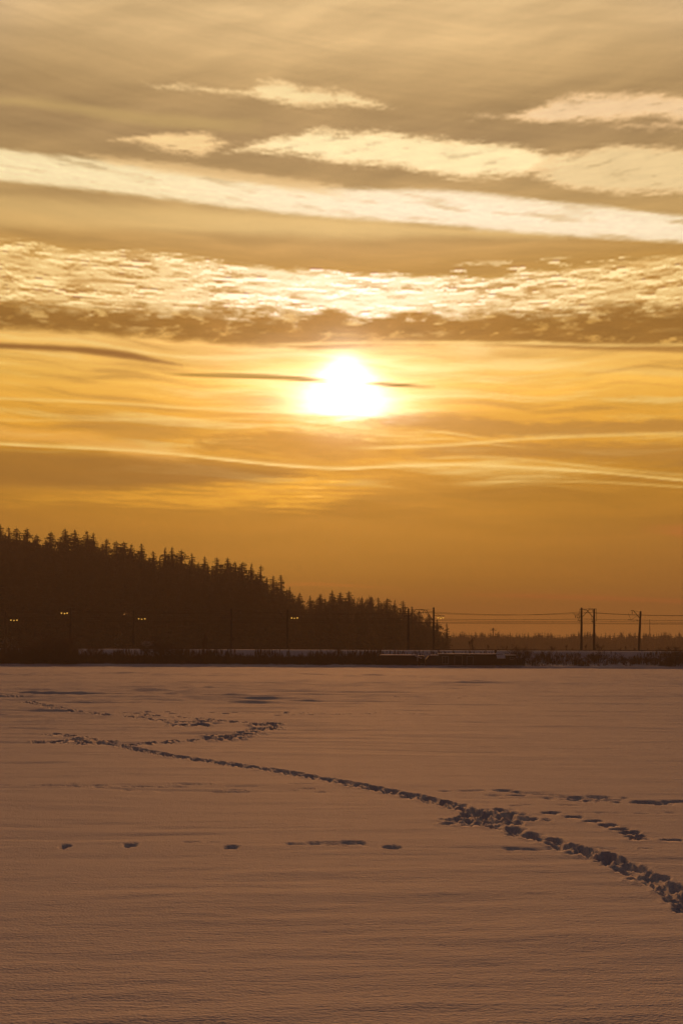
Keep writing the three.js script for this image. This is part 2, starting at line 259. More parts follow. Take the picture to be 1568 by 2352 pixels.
// ================= helpers =================
const taken = new Map();
function numbered(name) { const n = taken.get(name) ?? 0; taken.set(name, n + 1); return n ? name + '_' + String(n).padStart(3, '0') : name; }
function mesh(name, geometry, material, parent = scene) { const m = new THREE.Mesh(geometry, material); m.name = parent === scene ? numbered(name) : name; m.castShadow = m.receiveShadow = true; parent.add(m); return m; }
function thing(name, label, category, [x, y, z] = [0, 0, 0], turn = 0, group) { const o = new THREE.Group(); o.name = numbered(name); o.position.set(x, y, z); o.rotation.y = turn; scene.add(o); return tag(o, label, category, group); }
function tag(o, label, category, group, kind) { o.userData = { label, category }; if (group) o.userData.group = group; if (kind) o.userData.kind = kind; return o; }
function copyOf(root, name, [x, y, z], turn = 0, scale = 1, label, group) { const c = root.clone(); c.name = numbered(name); c.position.set(x, y, z); c.rotation.y = turn; if (typeof scale === 'number') c.scale.setScalar(scale); else c.scale.set(...scale); c.userData = { ...root.userData }; if (label) c.userData.label = label; if (group) c.userData.group = group; scene.add(c); return c; }
const rgb = (r, g, b) => new THREE.Color().setRGB(r, g, b);
const std = (color, roughness = 0.9, extra = {}) => new THREE.MeshStandardMaterial({ color, roughness, ...extra });
// where the sight line through a reading of the photograph meets the upright plane `dist` metres ahead, or the ice
const across = (px, dist) => (px - MIDX) / FOCAL * dist;
const heightAt = (px, py, dist) => EYE + (HORIZON + (px - MIDX) * ROLL - py) / FOCAL * dist;
const onIce = (px, py) => { const d = EYE * FOCAL / (py - HORIZON - (px - MIDX) * ROLL); return [across(px, d), d]; };
function box(w, h, d, x = 0, y = 0, z = 0, ry = 0, rz = 0) { const g = new THREE.BoxGeometry(w, h, d); if (rz) g.rotateZ(rz); if (ry) g.rotateY(ry); g.translate(x, y, z); return g; }
function rod(a, b, r0, r1 = r0, seg = 6) { const A = new THREE.Vector3(...a), Bv = new THREE.Vector3(...b), d = Bv.clone().sub(A), g = new THREE.CylinderGeometry(r1, r0, d.length(), seg, 1); g.translate(0, d.length() / 2, 0); g.applyQuaternion(new THREE.Quaternion().setFromUnitVectors(new THREE.Vector3(0, 1, 0), d.normalize())); g.translate(...a); return g; }
function bent(pts, r, seg = 6) { const c = new THREE.CurvePath(), v = pts.map((p) => new THREE.Vector3(...p)); for (let i = 0; i < v.length - 1; i++) c.add(new THREE.LineCurve3(v[i], v[i + 1])); return mergeGeometries(v.slice(1).map((p, i) => rod(v[i].toArray(), p.toArray(), r, r, seg)).concat(v.slice(1, -1).map((p) => new THREE.SphereGeometry(r, 6, 4).translate(p.x, p.y, p.z)))); }
function noiseTexture(size, f, srgb = false) { const d = new Uint8Array(size * size * 4); for (let y = 0; y < size; y++) for (let x = 0; x < size; x++) { const c = f(x / size, y / size), k = (y * size + x) * 4; for (let j = 0; j < 3; j++) d[k + j] = clamp(Array.isArray(c) ? c[j] : c) * 255; d[k + 3] = 255; } const t = new THREE.DataTexture(d, size, size); t.wrapS = t.wrapT = THREE.RepeatWrapping; t.magFilter = THREE.LinearFilter; t.minFilter = THREE.LinearMipmapLinearFilter; t.generateMipmaps = true; if (srgb) t.colorSpace = THREE.SRGBColorSpace; t.needsUpdate = true; return t; }

// ================= the frozen lake: one snow sheet to the horizon =================
const SNOW_BUMP = noiseTexture(1024, (u, v) => {           // wraps: noise on a torus made of two crossed fades
  const w = (x, y) => 0.5 * noise(x * 120, y * 190) + 0.5 * noise(x * 40 + 3, y * 110) + 0.45 * noise(x * 12, y * 46 + 7);
  const a = w(u, v), b = w(u - 1, v), c = w(u, v - 1), d = w(u - 1, v - 1), s = sstep(0.8, 1, u), t = sstep(0.8, 1, v);
  return 0.5 + 0.3 * lerp(lerp(a, b, s), lerp(c, d, s), t);
});
const snowMat = new THREE.MeshPhysicalMaterial({ color: rgb(0.68, 0.66, 0.66), roughness: 0.9, specularIntensity: 0.4, bumpMap: SNOW_BUMP, bumpScale: 0.014 });
snowMat.name = 'wind_packed_snow';
{
  // rings that widen with distance, finer ahead of the camera
  const R = []; for (let r = 1.2; r < 238; r *= 1.0048) R.push(r); for (let r = 240; r < 1800; r *= 1.12) R.push(r);
  const A = []; const fineHalf = 0.345, nFine = 820, nCoarse = 70;
  for (let i = 0; i <= nFine; i++) A.push(-fineHalf + 2 * fineHalf * i / nFine);
  for (let i = 1; i < nCoarse; i++) A.push(fineHalf + (2 * Math.PI - 2 * fineHalf) * i / nCoarse);
  const nr = R.length, na = A.length, P = new Float32Array((nr * na + 1) * 3), U = new Float32Array((nr * na + 1) * 2);
  // sastrugi: low wind ridges lying across the view, in loose fields
  const wind = (x, z) => {
    const wx = x + 1.5 * noise(x / 9, z / 7), wz = z + 0.5 * noise(x / 6 + 5, z / 4);
    const field = 0.35 + 0.65 * sstep(-0.35, 0.45, fbm(x / 40 + 3, z / 22, 3));
    const far = sstep(14, 60, Math.hypot(x, z));
    let h = 0.034 * fbm(wx / 3.8, wz / 0.9, 3) * field + 0.02 * fbm(wx / 1.3, wz / 0.25 + 11, 3, 0.6) * field;
    h += far * (0.19 * fbm(wx / 14 + 21, wz / 2.4, 4, 0.6) * field + 0.07 * noise(wx / 60, wz / 8 + 4));
    const ridge = Math.max(0, fbm(wx / 7 + 40, wz / 1.5 + 8, 3) - 0.22); h += 0.16 * ridge * field * (0.5 + 1.6 * far) + far * 0.14 * field * fbm(wx / 9 + 60, wz / 0.95, 3, 0.6);
    { const cut = Math.max(0, fbm(wx / 5 + 80, wz / 0.7 + 30, 3) - 0.3); h -= 0.1 * cut * (0.5 + far); }
    return h;
  };
  const H = new Float32Array(nr * na), PIT = new Float32Array(nr * na), RIM = new Float32Array(nr * na);
  for (let i = 0; i < nr; i++) for (let j = 0; j < na; j++) {
    const x = Math.sin(A[j]) * R[i], z = Math.cos(A[j]) * R[i];
    H[i * na + j] = R[i] < 236 ? wind(x, z) : 0;
  }
  const jOf = (a) => (a + fineHalf) / (2 * fineHalf) * nFine, iOf = (r) => Math.log(r / 1.2) / Math.log(1.0048);
  // press a print: an oval pit with a raised, crumbled rim
  function press(x, z, rx, rz, turn, deep, rim = 0.25) {
    const r = Math.hypot(x, z), a = Math.atan2(x, z), reach = 2.1 * Math.max(rx, rz);
    if (Math.abs(a) > fineHalf + 0.05 || r < 2) return;
    const da = reach / r, i0 = Math.max(0, Math.floor(iOf(Math.max(1.3, r - reach)))), i1 = Math.min(nr - 1, Math.ceil(iOf(r + reach))), j0 = Math.max(0, Math.floor(jOf(a - da))), j1 = Math.min(nFine, Math.ceil(jOf(a + da)));
    const ct = Math.cos(turn), st = Math.sin(turn);
    for (let i = i0; i <= i1 && R[i] < 236; i++) for (let j = j0; j <= j1; j++) {
      const ux = Math.sin(A[j]) * R[i] - x, uz = Math.cos(A[j]) * R[i] - z, p = (ux * ct + uz * st) / rx, q = (-ux * st + uz * ct) / rz, d = Math.sqrt(p * p + q * q) + 0.3 * noise((x + ux) * 11 + 3, (z + uz) * 11) + 0.16 * noise((x + ux) * 27, (z + uz) * 27 + 5);
      if (d > 2) continue;
      const k = i * na + j, dn = deep * (1 - sstep(0.25, 1.15, d)); if (deep > 0) { if (dn > PIT[k]) PIT[k] = dn; const rr = deep * rim * sstep(0.8, 1.15, d) * (1 - sstep(1.15, 2, d)); if (rr > RIM[k]) RIM[k] = rr; } else if (-dn > RIM[k]) RIM[k] = -dn;
    }
  }
  const rand = rng(4242);
  function trail(pts, width, deep, spacing, churn = 0) {    // a line of prints through readings of the photograph
    const g = pts.map(([x, y]) => onIce(x, y)); let left = 0, side = 1;
    for (let k = 0; k < g.length - 1; k++) {
      const [x0, z0] = g[k], [x1, z1] = g[k + 1], L = Math.hypot(x1 - x0, z1 - z0), nx = -(z1 - z0) / L, nz = (x1 - x0) / L, turn = Math.atan2(z1 - z0, x1 - x0);
      for (let s = left; s < L; s += spacing) {
        const x = lerp(x0, x1, s / L), z = lerp(z0, z1, s / L), o = side * width * (0.3 + 0.2 * rand()); side = -side;
        press(x + nx * o, z + nz * o, 0.125 + 0.05 * rand(), 0.068 + 0.03 * rand(), turn + (rand() - 0.5) * 0.5, deep * (0.7 + 0.5 * rand()), 0.14);
        for (let c = 0; c < churn; c++) { const w = (rand() - 0.5) * width * 1.9, l = (rand() - 0.5) * spacing * 1.6; press(x + nx * w + l * nz, z + nz * w - l * nx, 0.045 + 0.075 * rand(), 0.025 + 0.045 * rand(), rand() * 0.8 - 0.4 + turn, (rand() < 0.12 ? -0.15 : 0.65) * deep * (0.4 + 0.5 * rand()), 0.2); }
        left = s + spacing - L;
      }
      if (left < 0) left = 0;
    }
  }
  const MAIN = [[1600, 2080], [1568, 2056], [1500, 2022], [1440, 1992], [1380, 1966], [1300, 1946], [1240, 1927], [1190, 1911], [1130, 1890], [1085, 1866], [1040, 1850], [960, 1831], [900, 1819], [830, 1806], [760, 1792], [680, 1778], [600, 1766], [500, 1751], [400, 1737], [320, 1723], [260, 1711], [215, 1706]];
  trail(MAIN, 0.18, 0.085, 0.22, 8); trail(MAIN, 0.1, 0.075, 0.33, 3);
  for (const m of [[[1180, 1882], [1130, 1876], [1090, 1880], [1060, 1892]], [[1200, 1880], [1140, 1888], [1100, 1872]], [[1150, 1868], [1110, 1884], [1050, 1894]], [[1130, 1862], [1165, 1890]]]) trail(m, 0.3, 0.085, 0.24, 6);    // the trampled spot
  const SIDE = [[[300, 1713], [400, 1705], [470, 1699], [510, 1694], [545, 1687], [600, 1677], [640, 1671], [590, 1663], [520, 1656], [440, 1649], [340, 1640], [280, 1636]], [[95, 1705], [140, 1704], [185, 1702], [205, 1696], [170, 1690], [130, 1686], [104, 1684]], [[185, 1701], [240, 1706]], [[56, 1612], [100, 1622], [180, 1635], [260, 1642], [340, 1651], [390, 1656], [450, 1664]], [[48, 1602], [20, 1600], [-40, 1598]]];
  for (const f of SIDE) trail(f, 0.3, 0.16, 0.32, 2);
  for (const [x, y] of [[515, 1694], [525, 1691], [540, 1690], [440, 1662], [430, 1664], [450, 1660], [620, 1672], [610, 1668]]) { const [gx, gz] = onIce(x, y); for (let k = 0; k < 5; k++) press(gx + (rand() - 0.5) * 1.0, gz + (rand() - 0.5) * 2.2, 0.24, 0.14, rand() * 3, 0.16); }
  trail([[150, 1700], [250, 1708]], 0.6, 0.18, 0.2, 3); trail([[100, 1704], [190, 1703]], 0.6, 0.18, 0.2, 3);
  // the far straight line of small tracks and a fainter pair nearer by
  trail([[910, 1600], [1000, 1601], [1140, 1604]], 0.3, 0.16, 0.5, 0); trail([[600, 1641], [740, 1640], [900, 1638], [1000, 1640]], 0.5, 0.12, 0.5, 0); trail([[330, 1635], [430, 1637], [640, 1635], [740, 1640]], 0.6, 0.12, 0.4, 0);
  // single prints, right
  for (const [x, y] of [[1265, 1868], [1318, 1877], [1362, 1887], [1398, 1896], [1428, 1905], [1448, 1913], [1462, 1921], [1468, 1928], [1544, 1931]]) { const [gx, gz] = onIce(x, y); press(gx, gz, 0.13, 0.08, 0.3, 0.085, 0.06); }
  // scoured hollows and crusted drifts
  const hollow = (x, y, rx, rz, deep) => { const [gx, gz] = onIce(x, y); press(gx, gz, rx, rz, 0.05 * (rand() - 0.5), deep * 0.62, 0.03); };
  for (const [x, y, w] of [[150, 1945, 13], [300, 1942, 15], [530, 1948, 17], [902, 1947, 18]]) { hollow(x, y, w / FOCAL * 10.6 * 1.15, 0.12, 0.08); hollow(x + 3, y - 4, w / FOCAL * 10.6 * 0.8, 0.05, 0.03); }
  for (let k = 0; k < 22; k++) hollow(670 + 190 * rand(), 1932 + 10 * rand(), 0.04 + 0.14 * rand(), 0.03 + 0.04 * rand(), 0.02 + 0.035 * rand());
  for (let k = 0; k < 30; k++) { const x = 1000 + 570 * Math.pow(rand(), 0.9), y = 1812 + (x - 1000) * 0.062 + (rand() - 0.5) * 13; hollow(x, y, 0.06 + 0.24 * rand(), 0.04 + 0.07 * rand(), 0.03 + 0.05 * rand()); }
  for (const [x, y] of [[1480, 1843], [1500, 1844], [1515, 1845], [1330, 1837], [1345, 1838]]) hollow(x, y, 0.2, 0.16, 0.12);
  for (let k = 0; k < 11; k++) hollow(100 + 150 * rand(), 1803 + 6 * rand(), 0.08 + 0.2 * rand(), 0.04 + 0.04 * rand(), 0.02 + 0.04 * rand());
  for (let k = 0; k < 24; k++) hollow(280 + 460 * rand(), 1801 + 20 * rand(), 0.08 + 0.26 * rand(), 0.03 + 0.05 * rand(), 0.02 + 0.03 * rand());
  for (const [x0, x1, y] of [[440, 520, 1936], [1180, 1500, 1951], [1360, 1480, 1867], [1180, 1420, 1850], [1380, 1568, 1868], [0, 300, 1803], [1200, 1568, 1722], [1100, 1568, 1718]]) for (let x = x0; x < x1; x += 24 + 60 * rand()) hollow(x, y + 4 * (rand() - 0.5), 0.08 + 0.2 * rand(), 0.02 + 0.03 * rand(), 0.015 + 0.02 * rand());
  for (let i = 0; i < nr; i++) for (let j = 0; j < na; j++) { const k = i * na + j, x = Math.sin(A[j]) * R[i], z = -Math.cos(A[j]) * R[i]; const pit = PIT[k], y = H[k] + (RIM[k] > 0 ? RIM[k] * (pit > 0.02 ? 0.35 : 1) : 0) - pit; P.set([x, y, z], k * 3); U.set([x / 2.2, z / 1.6], k * 2); }
  const c = nr * na; P.set([0, 0, 0], c * 3);
  const I = new Uint32Array(((nr - 1) * na * 2 + na) * 3); let n = 0;
  for (let j = 0; j < na; j++) { const j1 = (j + 1) % na; I[n++] = c; I[n++] = j1; I[n++] = j;
    for (let i = 0; i < nr - 1; i++) { const a = i * na + j, b = i * na + j1, d = a + na, e = b + na; I[n++] = a; I[n++] = b; I[n++] = d; I[n++] = b; I[n++] = e; I[n++] = d; } }
  const g = new THREE.BufferGeometry(); g.setAttribute('position', new THREE.BufferAttribute(P, 3)); g.setAttribute('uv', new THREE.BufferAttribute(U, 2)); g.setIndex(new THREE.BufferAttribute(I, 1)); g.computeVertexNormals();
  const m = mesh('snow_field', g, snowMat); m.userData.kind = 'structure';
}

// ================= the far shore: bank, railway embankment, wooded hill =================
const TOP = 3.75;                                          // embankment crown above the ice
const bankSnow = std(rgb(0.7, 0.7, 0.74), 0.9, { bumpMap: SNOW_BUMP, bumpScale: 0.03 });
function terrain(name, xs, zs, height, material, uv = 2) {
  const nx = xs.length, nz = zs.length, p = [], u = [], idx = [];
  for (const z of zs) for (const x of xs) { p.push(x, height(x, z), z); u.push(x / uv, z / uv); }
  for (let i = 0; i < nz - 1; i++) for (let j = 0; j < nx - 1; j++) { const a = i * nx + j; idx.push(a, a + 1, a + nx, a + 1, a + nx + 1, a + nx); }
  const g = new THREE.BufferGeometry(); g.setAttribute('position', new THREE.Float32BufferAttribute(p, 3)); g.setAttribute('uv', new THREE.Float32BufferAttribute(u, 2)); g.setIndex(idx); g.computeVertexNormals();
  const m = mesh(name, g, material); m.userData.kind = 'structure'; return m;
}
const range = (a, b, s) => { const o = []; for (let v = a; s > 0 ? v <= b + 1e-6 : v >= b - 1e-6; v += s) o.push(v); return o; };
const shoreZ = (x) => -222 + 1.6 * noise(x / 26, 3.3) + 0.7 * noise(x / 7, 9.1);
function bankY(x, z) {
  const d = shoreZ(x) - z, rough = 0.16 * fbm(x / 3, z / 3, 3);   // d: metres behind the shore line
  if (d < -1.5) return -0.4;
  let y = lerp(-0.4, 0.45, sstep(-1.5, 1.2, d)); y = lerp(y, 1.0, sstep(1, 9, d)); y = lerp(y, TOP, sstep(9.5, 17, d));
  const back = -z - 251; if (back > 0) y = lerp(y, 1.2, sstep(0, 5, back));
  return y + rough * (1 - sstep(12, 16.5, d) * (back > 0 ? 0.5 : 1));
}
terrain('embankment', range(-190, 190, 0.8), [...range(-218, -246, -0.55), ...range(-247, -262, -1.5)], bankY, bankSnow);
const groundMat = std(rgb(0.3, 0.29, 0.3), 0.95);
const FAR = 1.4;                                           // the hill stands well behind the railway
function hillY(x0, z0) {
  const x = x0 / FAR, z = z0 / FAR;
  // the ridge climbs to the left; x is scaled to the sight line at 335 m
  const px = MIDX + x / 335 * FOCAL, rise = Math.pow(clamp((760 - px) / 760, 0, 1.5), 0.85) * 21 + 3.5 * sstep(1040, 820, px), t = sstep(258, 335, -z);
  return FAR * (0.7 + rise * t + 0.4 * noise(x / 12, z / 12) - 6 * sstep(430, 560, -z));
}
terrain('hill', range(-370, 100, 6), range(-256, -790, -5), hillY, groundMat);
terrain('far_shore', range(-500, 900, 20), range(-760, -1100, -20), (x, z) => lerp(-0.5, 1, sstep(760, 800, -z)) + 2.5 * sstep(820, 1000, -z) + 0.6 * noise(x / 90, z / 60), groundMat);

// ================= materials of the shore =================
const M = {
  needles: [std(rgb(0.028, 0.036, 0.02), 0.9), std(rgb(0.036, 0.04, 0.022), 0.9), std(rgb(0.022, 0.03, 0.02), 0.9)],
  bark: std(rgb(0.07, 0.05, 0.036), 0.95), twig: std(rgb(0.09, 0.05, 0.032), 0.9), palebark: std(rgb(0.16, 0.1, 0.06), 0.9),
  reed: std(rgb(0.11, 0.075, 0.045), 0.9, { side: THREE.DoubleSide }), concrete: std(rgb(0.035, 0.032, 0.03), 0.9), steel: std(rgb(0.06, 0.055, 0.05), 0.6, { metalness: 0.5 }), rust: std(rgb(0.07, 0.042, 0.03), 0.8),
  insulator_glint: std(rgb(0.2, 0.12, 0.04), 0.4, { emissive: rgb(1, 0.5, 0.08), emissiveIntensity: 0.95 }), porcelain: std(rgb(0.06, 0.03, 0.02), 0.3),  // emission here stands in for sun glinting through glass insulators
  copper: std(rgb(0.05, 0.035, 0.028), 0.7), wood: std(rgb(0.05, 0.035, 0.026), 0.9), woodDark: std(rgb(0.035, 0.027, 0.022), 0.9), frame: std(rgb(0.42, 0.4, 0.38), 0.7), pane: std(rgb(0.03, 0.03, 0.03), 0.15), snow: std(rgb(0.78, 0.78, 0.8), 0.85, { bumpMap: SNOW_BUMP, bumpScale: 0.02 }), pale: std(rgb(0.3, 0.29, 0.28), 0.9), cloth: std(rgb(0.05, 0.045, 0.04), 0.8),
};
for (const m of M.needles) m.side = THREE.DoubleSide;

// ================= trees =================
function tri(P, a, b, c) { P.push(...a, ...b, ...c); }
function flat(P) { const g = new THREE.BufferGeometry(); g.setAttribute('position', new THREE.Float32BufferAttribute(P, 3)); g.computeVertexNormals(); return g; }
// a spruce crown one metre tall: whorls of drooping, fringed boughs round a dark core
function spruceCrown(seed, { r = 0.18, whorls = 36, bare = 0.06, gap = 0.1, power = 0.6, per = 6 } = {}) {
  const q = rng(seed), P = [], lean = (q() - 0.5) * 0.02;
  for (let w = 0; w < whorls; w++) {
    const tw = bare + (0.985 - bare) * Math.pow((w + 0.4 * q()) / whorls, 0.8), bulge = 0.85 + 0.3 * q(), n = Math.max(3, Math.round(per * (1.1 - 0.5 * tw))); const turn = q() * 7;
    for (let k = 0; k < n; k++) {
      if (q() < gap) continue;
      const t = Math.min(0.985, Math.max(bare, tw + (q() - 0.5) * 0.075 * (1.05 - tw))), ring = Math.pow(1 - t, power) * r * bulge * (0.5 + 0.5 * sstep(0, 0.15, 1 - t)) + 0.006;
      const a = turn + (k + 0.5 * q()) / n * Math.PI * 2, L = ring * (0.5 + 0.75 * q()), ca = Math.cos(a), sa = Math.sin(a), droop = lerp(0.62, 0.05, t) * (0.7 + 0.5 * q()), x0 = lean * t;
      const pt = (s, side, down = 0) => { const len = L * s, y = t - droop * len * (1 - 0.35 * s * s) - down; return [x0 + ca * len - sa * side, y, sa * len + ca * side]; };
      const wd = L * (0.26 + 0.14 * q()) + 0.006;
      const st = [0, 0.28, 0.52, 0.76, 1], wv = [0.25, 1, 0.75 + 0.3 * q(), 0.55, 0];
      for (let s = 0; s < 4; s++) { const l0 = pt(st[s], -wd * wv[s]), r0 = pt(st[s], wd * wv[s] * (0.7 + 0.5 * q())), l1 = pt(st[s + 1], -wd * wv[s + 1] * 0.55), r1 = pt(st[s + 1], wd * wv[s + 1] * 0.55); tri(P, l0, r0, l1); if (s < 3) tri(P, r0, r1, l1); }
      const hang = 0.014 + 0.26 * L; for (let s = 0; s < 4; s++) { const s0 = 0.22 * s + 0.1, s1 = s0 + 0.22; tri(P, pt(s0, 0), pt(s1, 0), pt((s0 + s1) / 2, wd * 0.4 * (q() - 0.5), hang * (0.5 + 0.8 * q()))); }
    }
  }
  for (let k = 0; k < 7; k++) { const a = k / 7 * 6.283, b = (k + 1) / 7 * 6.283, ra = r * 0.36 * (0.8 + 0.4 * q()), rb = r * 0.36; for (let s = 0; s < 5; s++) { const y0 = bare + 0.03 + (0.93 - bare) * s / 5, y1 = bare + 0.03 + (0.93 - bare) * (s + 1) / 5 + 0.03, f0 = 1 - s / 5; tri(P, [Math.cos(a) * ra * f0, y0, Math.sin(a) * ra * f0], [Math.cos(b) * rb * f0, y0 - 0.02 * q(), Math.sin(b) * rb * f0], [Math.cos((a + b) / 2) * ra * (f0 - 0.2) * 0.7, y1, Math.sin((a + b) / 2) * ra * (f0 - 0.2) * 0.7]); } }
  tri(P, [lean - 0.0035, 0.95, 0], [lean + 0.0035, 0.95, 0], [lean, 1.01, 0]); tri(P, [lean, 0.95, -0.0035], [lean, 0.95, 0.0035], [lean, 1.01, 0]);
  return flat(P);
}
function trunkGeo(seed) { const q = rng(seed), g = new THREE.CylinderGeometry(0.003, 0.013, 0.97, 7, 6); g.translate(0, 0.485, 0); const p = g.attributes.position, b = (q() - 0.5) * 0.02; for (let i = 0; i < p.count; i++) p.setX(i, p.getX(i) + b * Math.sin(p.getY(i) * 3)); g.computeVertexNormals(); return g; }
const KINDS = [{}, { r: 0.16, whorls: 38 }, { r: 0.2, per: 7, power: 0.62 }, { r: 0.13, whorls: 34, gap: 0.16, power: 0.45 }, { r: 0.17, gap: 0.24, whorls: 27 }, { r: 0.18, power: 0.75 }, { r: 0.21, power: 0.66, whorls: 32, gap: 0.14 }, { r: 0.15, bare: 0.3, power: 0.38, whorls: 26, gap: 0.2 }, { r: 0.17, bare: 0.2, power: 0.42, whorls: 28, gap: 0.16 }];
const CROWNS = KINDS.map((k, i) => spruceCrown(900 + i * 13, k)), TRUNKS = KINDS.map((k, i) => trunkGeo(50 + i));
const protoSpruce = [];
function spruce(kind, [x, y, z], h, label, group, turn = 0, fat = 1) {
  let t;
  if (!protoSpruce[kind]) { t = thing('spruce_tree', label, 'spruce tree', [x, y, z], turn, group); mesh('trunk', TRUNKS[kind], M.bark, t); mesh('crown', CROWNS[kind], M.needles[kind % 3], t); protoSpruce[kind] = t; t.scale.set(h * fat, h, h * fat); if (!group) delete t.userData.group; return t; }
  t = copyOf(protoSpruce[kind], 'spruce_tree', [x, y, z], turn, [h * fat, h, h * fat], label, group); if (!group) delete t.userData.group; return t;
}
// tops of the wood against the sky, as read from the photograph
const SKYLINE = [[-80, 1196], [-40, 1200], [0, 1204], [20, 1211], [38, 1212], [62, 1213], [85, 1228], [115, 1221], [150, 1214], [172, 1216], [200, 1219], [214, 1224], [243, 1238], [268, 1242], [285, 1244], [300, 1250], [325, 1248], [352, 1266], [378, 1257], [394, 1256], [416, 1262], [440, 1270], [470, 1278], [498, 1280], [522, 1280], [540, 1290], [555, 1290], [576, 1294], [598, 1298], [612, 1326], [627, 1322], [645, 1320], [664, 1348], [687, 1362], [712, 1368], [735, 1364], [762, 1355], [780, 1360], [800, 1358], [830, 1372], [850, 1370], [868, 1372], [888, 1374], [905, 1378], [925, 1380], [945, 1392], [962, 1404], [985, 1410], [1003, 1424], [1025, 1432]];
const skyTop = (px) => { let k = 0; while (k < SKYLINE.length - 2 && px > SKYLINE[k + 1][0]) k++; const [a, b] = [SKYLINE[k], SKYLINE[k + 1]]; return lerp(a[1], b[1], clamp((px - a[0]) / (b[0] - a[0]))); };
const dice = rng(2024);
const ZONES = [[125, 'on the highest left part of the hill crest'], [325, 'on the crest left of the broad ragged spruce'], [612, 'on the falling crest left of the two spires'], [755, 'on the low crest left of the dome-topped spruce'], [9999, 'on the lowest crest right of the dome-topped spruce']];
const zone = (px) => ZONES.find(([x]) => px < x)[1], ridge = (px) => 'spruces against the sky ' + zone(px), ridgeLabel = (px) => 'dark spruce ' + zone(px);
const PLOTS = [[163, 'left of the second railway mast'], [307, 'between the second and third railway masts'], [531, 'between the third and fourth railway masts'], [660, 'between the two masts with boxes'], [9999, 'under the lowest crest']];
const plot = (px) => 'on the shaded slope ' + PLOTS.find(([x]) => px < x)[1];
const special = { 0: 'tallest spruce at the left frame edge on the wooded hill', 325: 'broad ragged spruce standing higher than its neighbours at mid crest', 598: 'pointed spruce ending the high crest, just left of the two spires', 627: 'narrow spire spruce, left one of the two standing clear where the hill drops', 645: 'taller columnar spruce, right one of the two standing clear where the hill drops', 762: 'broad dome-topped spruce, the highest of the low right part of the wood', 1025: 'small lone spruce with airy boughs at the right end of the wood' };
for (const [px, py] of SKYLINE) {
  const dist = FAR * (px === 1025 ? 300 : 318 + 22 * dice()), x = across(px, dist), y = hillY(x, -dist) - 0.2, top = heightAt(px, py - 2, dist);
  const kind = px === 1025 ? 4 : px === 645 ? 3 : px === 627 ? 1 : px === 762 ? 2 : px === 325 ? 6 : [115, 85].includes(px) ? 7 : px === 0 ? 1 : Math.floor(dice() * 9);
  spruce(kind, [x, y, -dist], top - y, special[px] ?? ridgeLabel(px), special[px] ? undefined : ridge(px), dice() * 6.28, px === 645 ? 1.35 : px === 762 ? 1.25 : px === 1025 ? 1.3 : 1.3 + 0.6 * dice());
}
for (let px = -70; px < 1000; px += 7.5 + 6 * dice()) {       // the second rank fills the crest between the tallest tops
  if (Math.abs(px - 125) < 9 || Math.abs(px - 612) < 6) continue;
  const dist = FAR * (326 + 26 * dice()), x = across(px, dist), y = hillY(x, -dist) - 0.2, top = heightAt(px, skyTop(px) + 8 + 28 * dice() * dice() + (px > 650 ? 0 : 4), dist);
  spruce(Math.floor(dice() * 9), [x, y, -dist], Math.max(5, top - y), ridgeLabel(px), ridge(px), dice() * 6.28, 1.3 + 0.7 * dice());
}
let slopes = 0;
for (let tries = 0; slopes < 120 && tries < 1500; tries++) {   // those that stand nearest on the slope
  const px = -50 + 1070 * dice(), dist = FAR * (270 + 40 * dice()); if (Math.abs(px - 128) < 10 && dist > 295 * FAR) continue;
  if ((Math.abs(px - 276) < 22 || Math.abs(px - 334) < 16) && dist < 292 * FAR) continue;
  const x = across(px, dist), y = hillY(x, -dist) - 0.2, room = heightAt(px, skyTop(px) + 34 + 60 * dice(), dist) - y; if (room < 5) continue;
  spruce(Math.floor(dice() * 9), [x, y, -dist], Math.min(room, FAR * (10 + 8 * dice())), 'dark spruce ' + plot(px), 'spruces ' + plot(px), dice() * 6.28, 1 + 0.4 * dice()); slopes++;
}
{ // the rest of the wood reads as one mass
  const g = mergeGeometries([CROWNS[2], flat(Array.from(TRUNKS[0].toNonIndexed().attributes.position.array))]), list = [], o = new THREE.Object3D(), q = rng(31);
  for (let tries = 0; list.length < 900 && tries < 6000; tries++) {
    const px = -330 + 1350 * q(), dist = FAR * (272 + 150 * q()), x = across(px, dist); if (x > 32 * FAR && dist > 380 * FAR) continue;
    if (Math.abs(px - 125) < 9 && dist > 300 * FAR) continue; if ((Math.abs(px - 276) < 22 || Math.abs(px - 334) < 16) && dist < 292 * FAR) continue;
    const y = hillY(x, -dist) - 0.3, room = heightAt(px, (px < -80 ? 1200 : skyTop(px)) + 22 + 50 * q(), dist) - y; if (room < 4) continue;
    const h = Math.min(room, FAR * (12 + 9 * q())); o.position.set(x, y, -dist); o.rotation.y = q() * 6.28; o.scale.set(h * (1 + 0.5 * q()), h, h * (1 + 0.5 * q())); o.updateMatrix(); list.push(o.matrix.clone());
  }
  const im = new THREE.InstancedMesh(g, M.needles[0], list.length); list.forEach((m, i) => im.setMatrixAt(i, m)); im.name = 'dense_wood'; im.castShadow = im.receiveShadow = true; scene.add(im);
  tag(im, 'dense dark spruce wood filling the slope of the hill', 'wood', null, 'stuff');
}
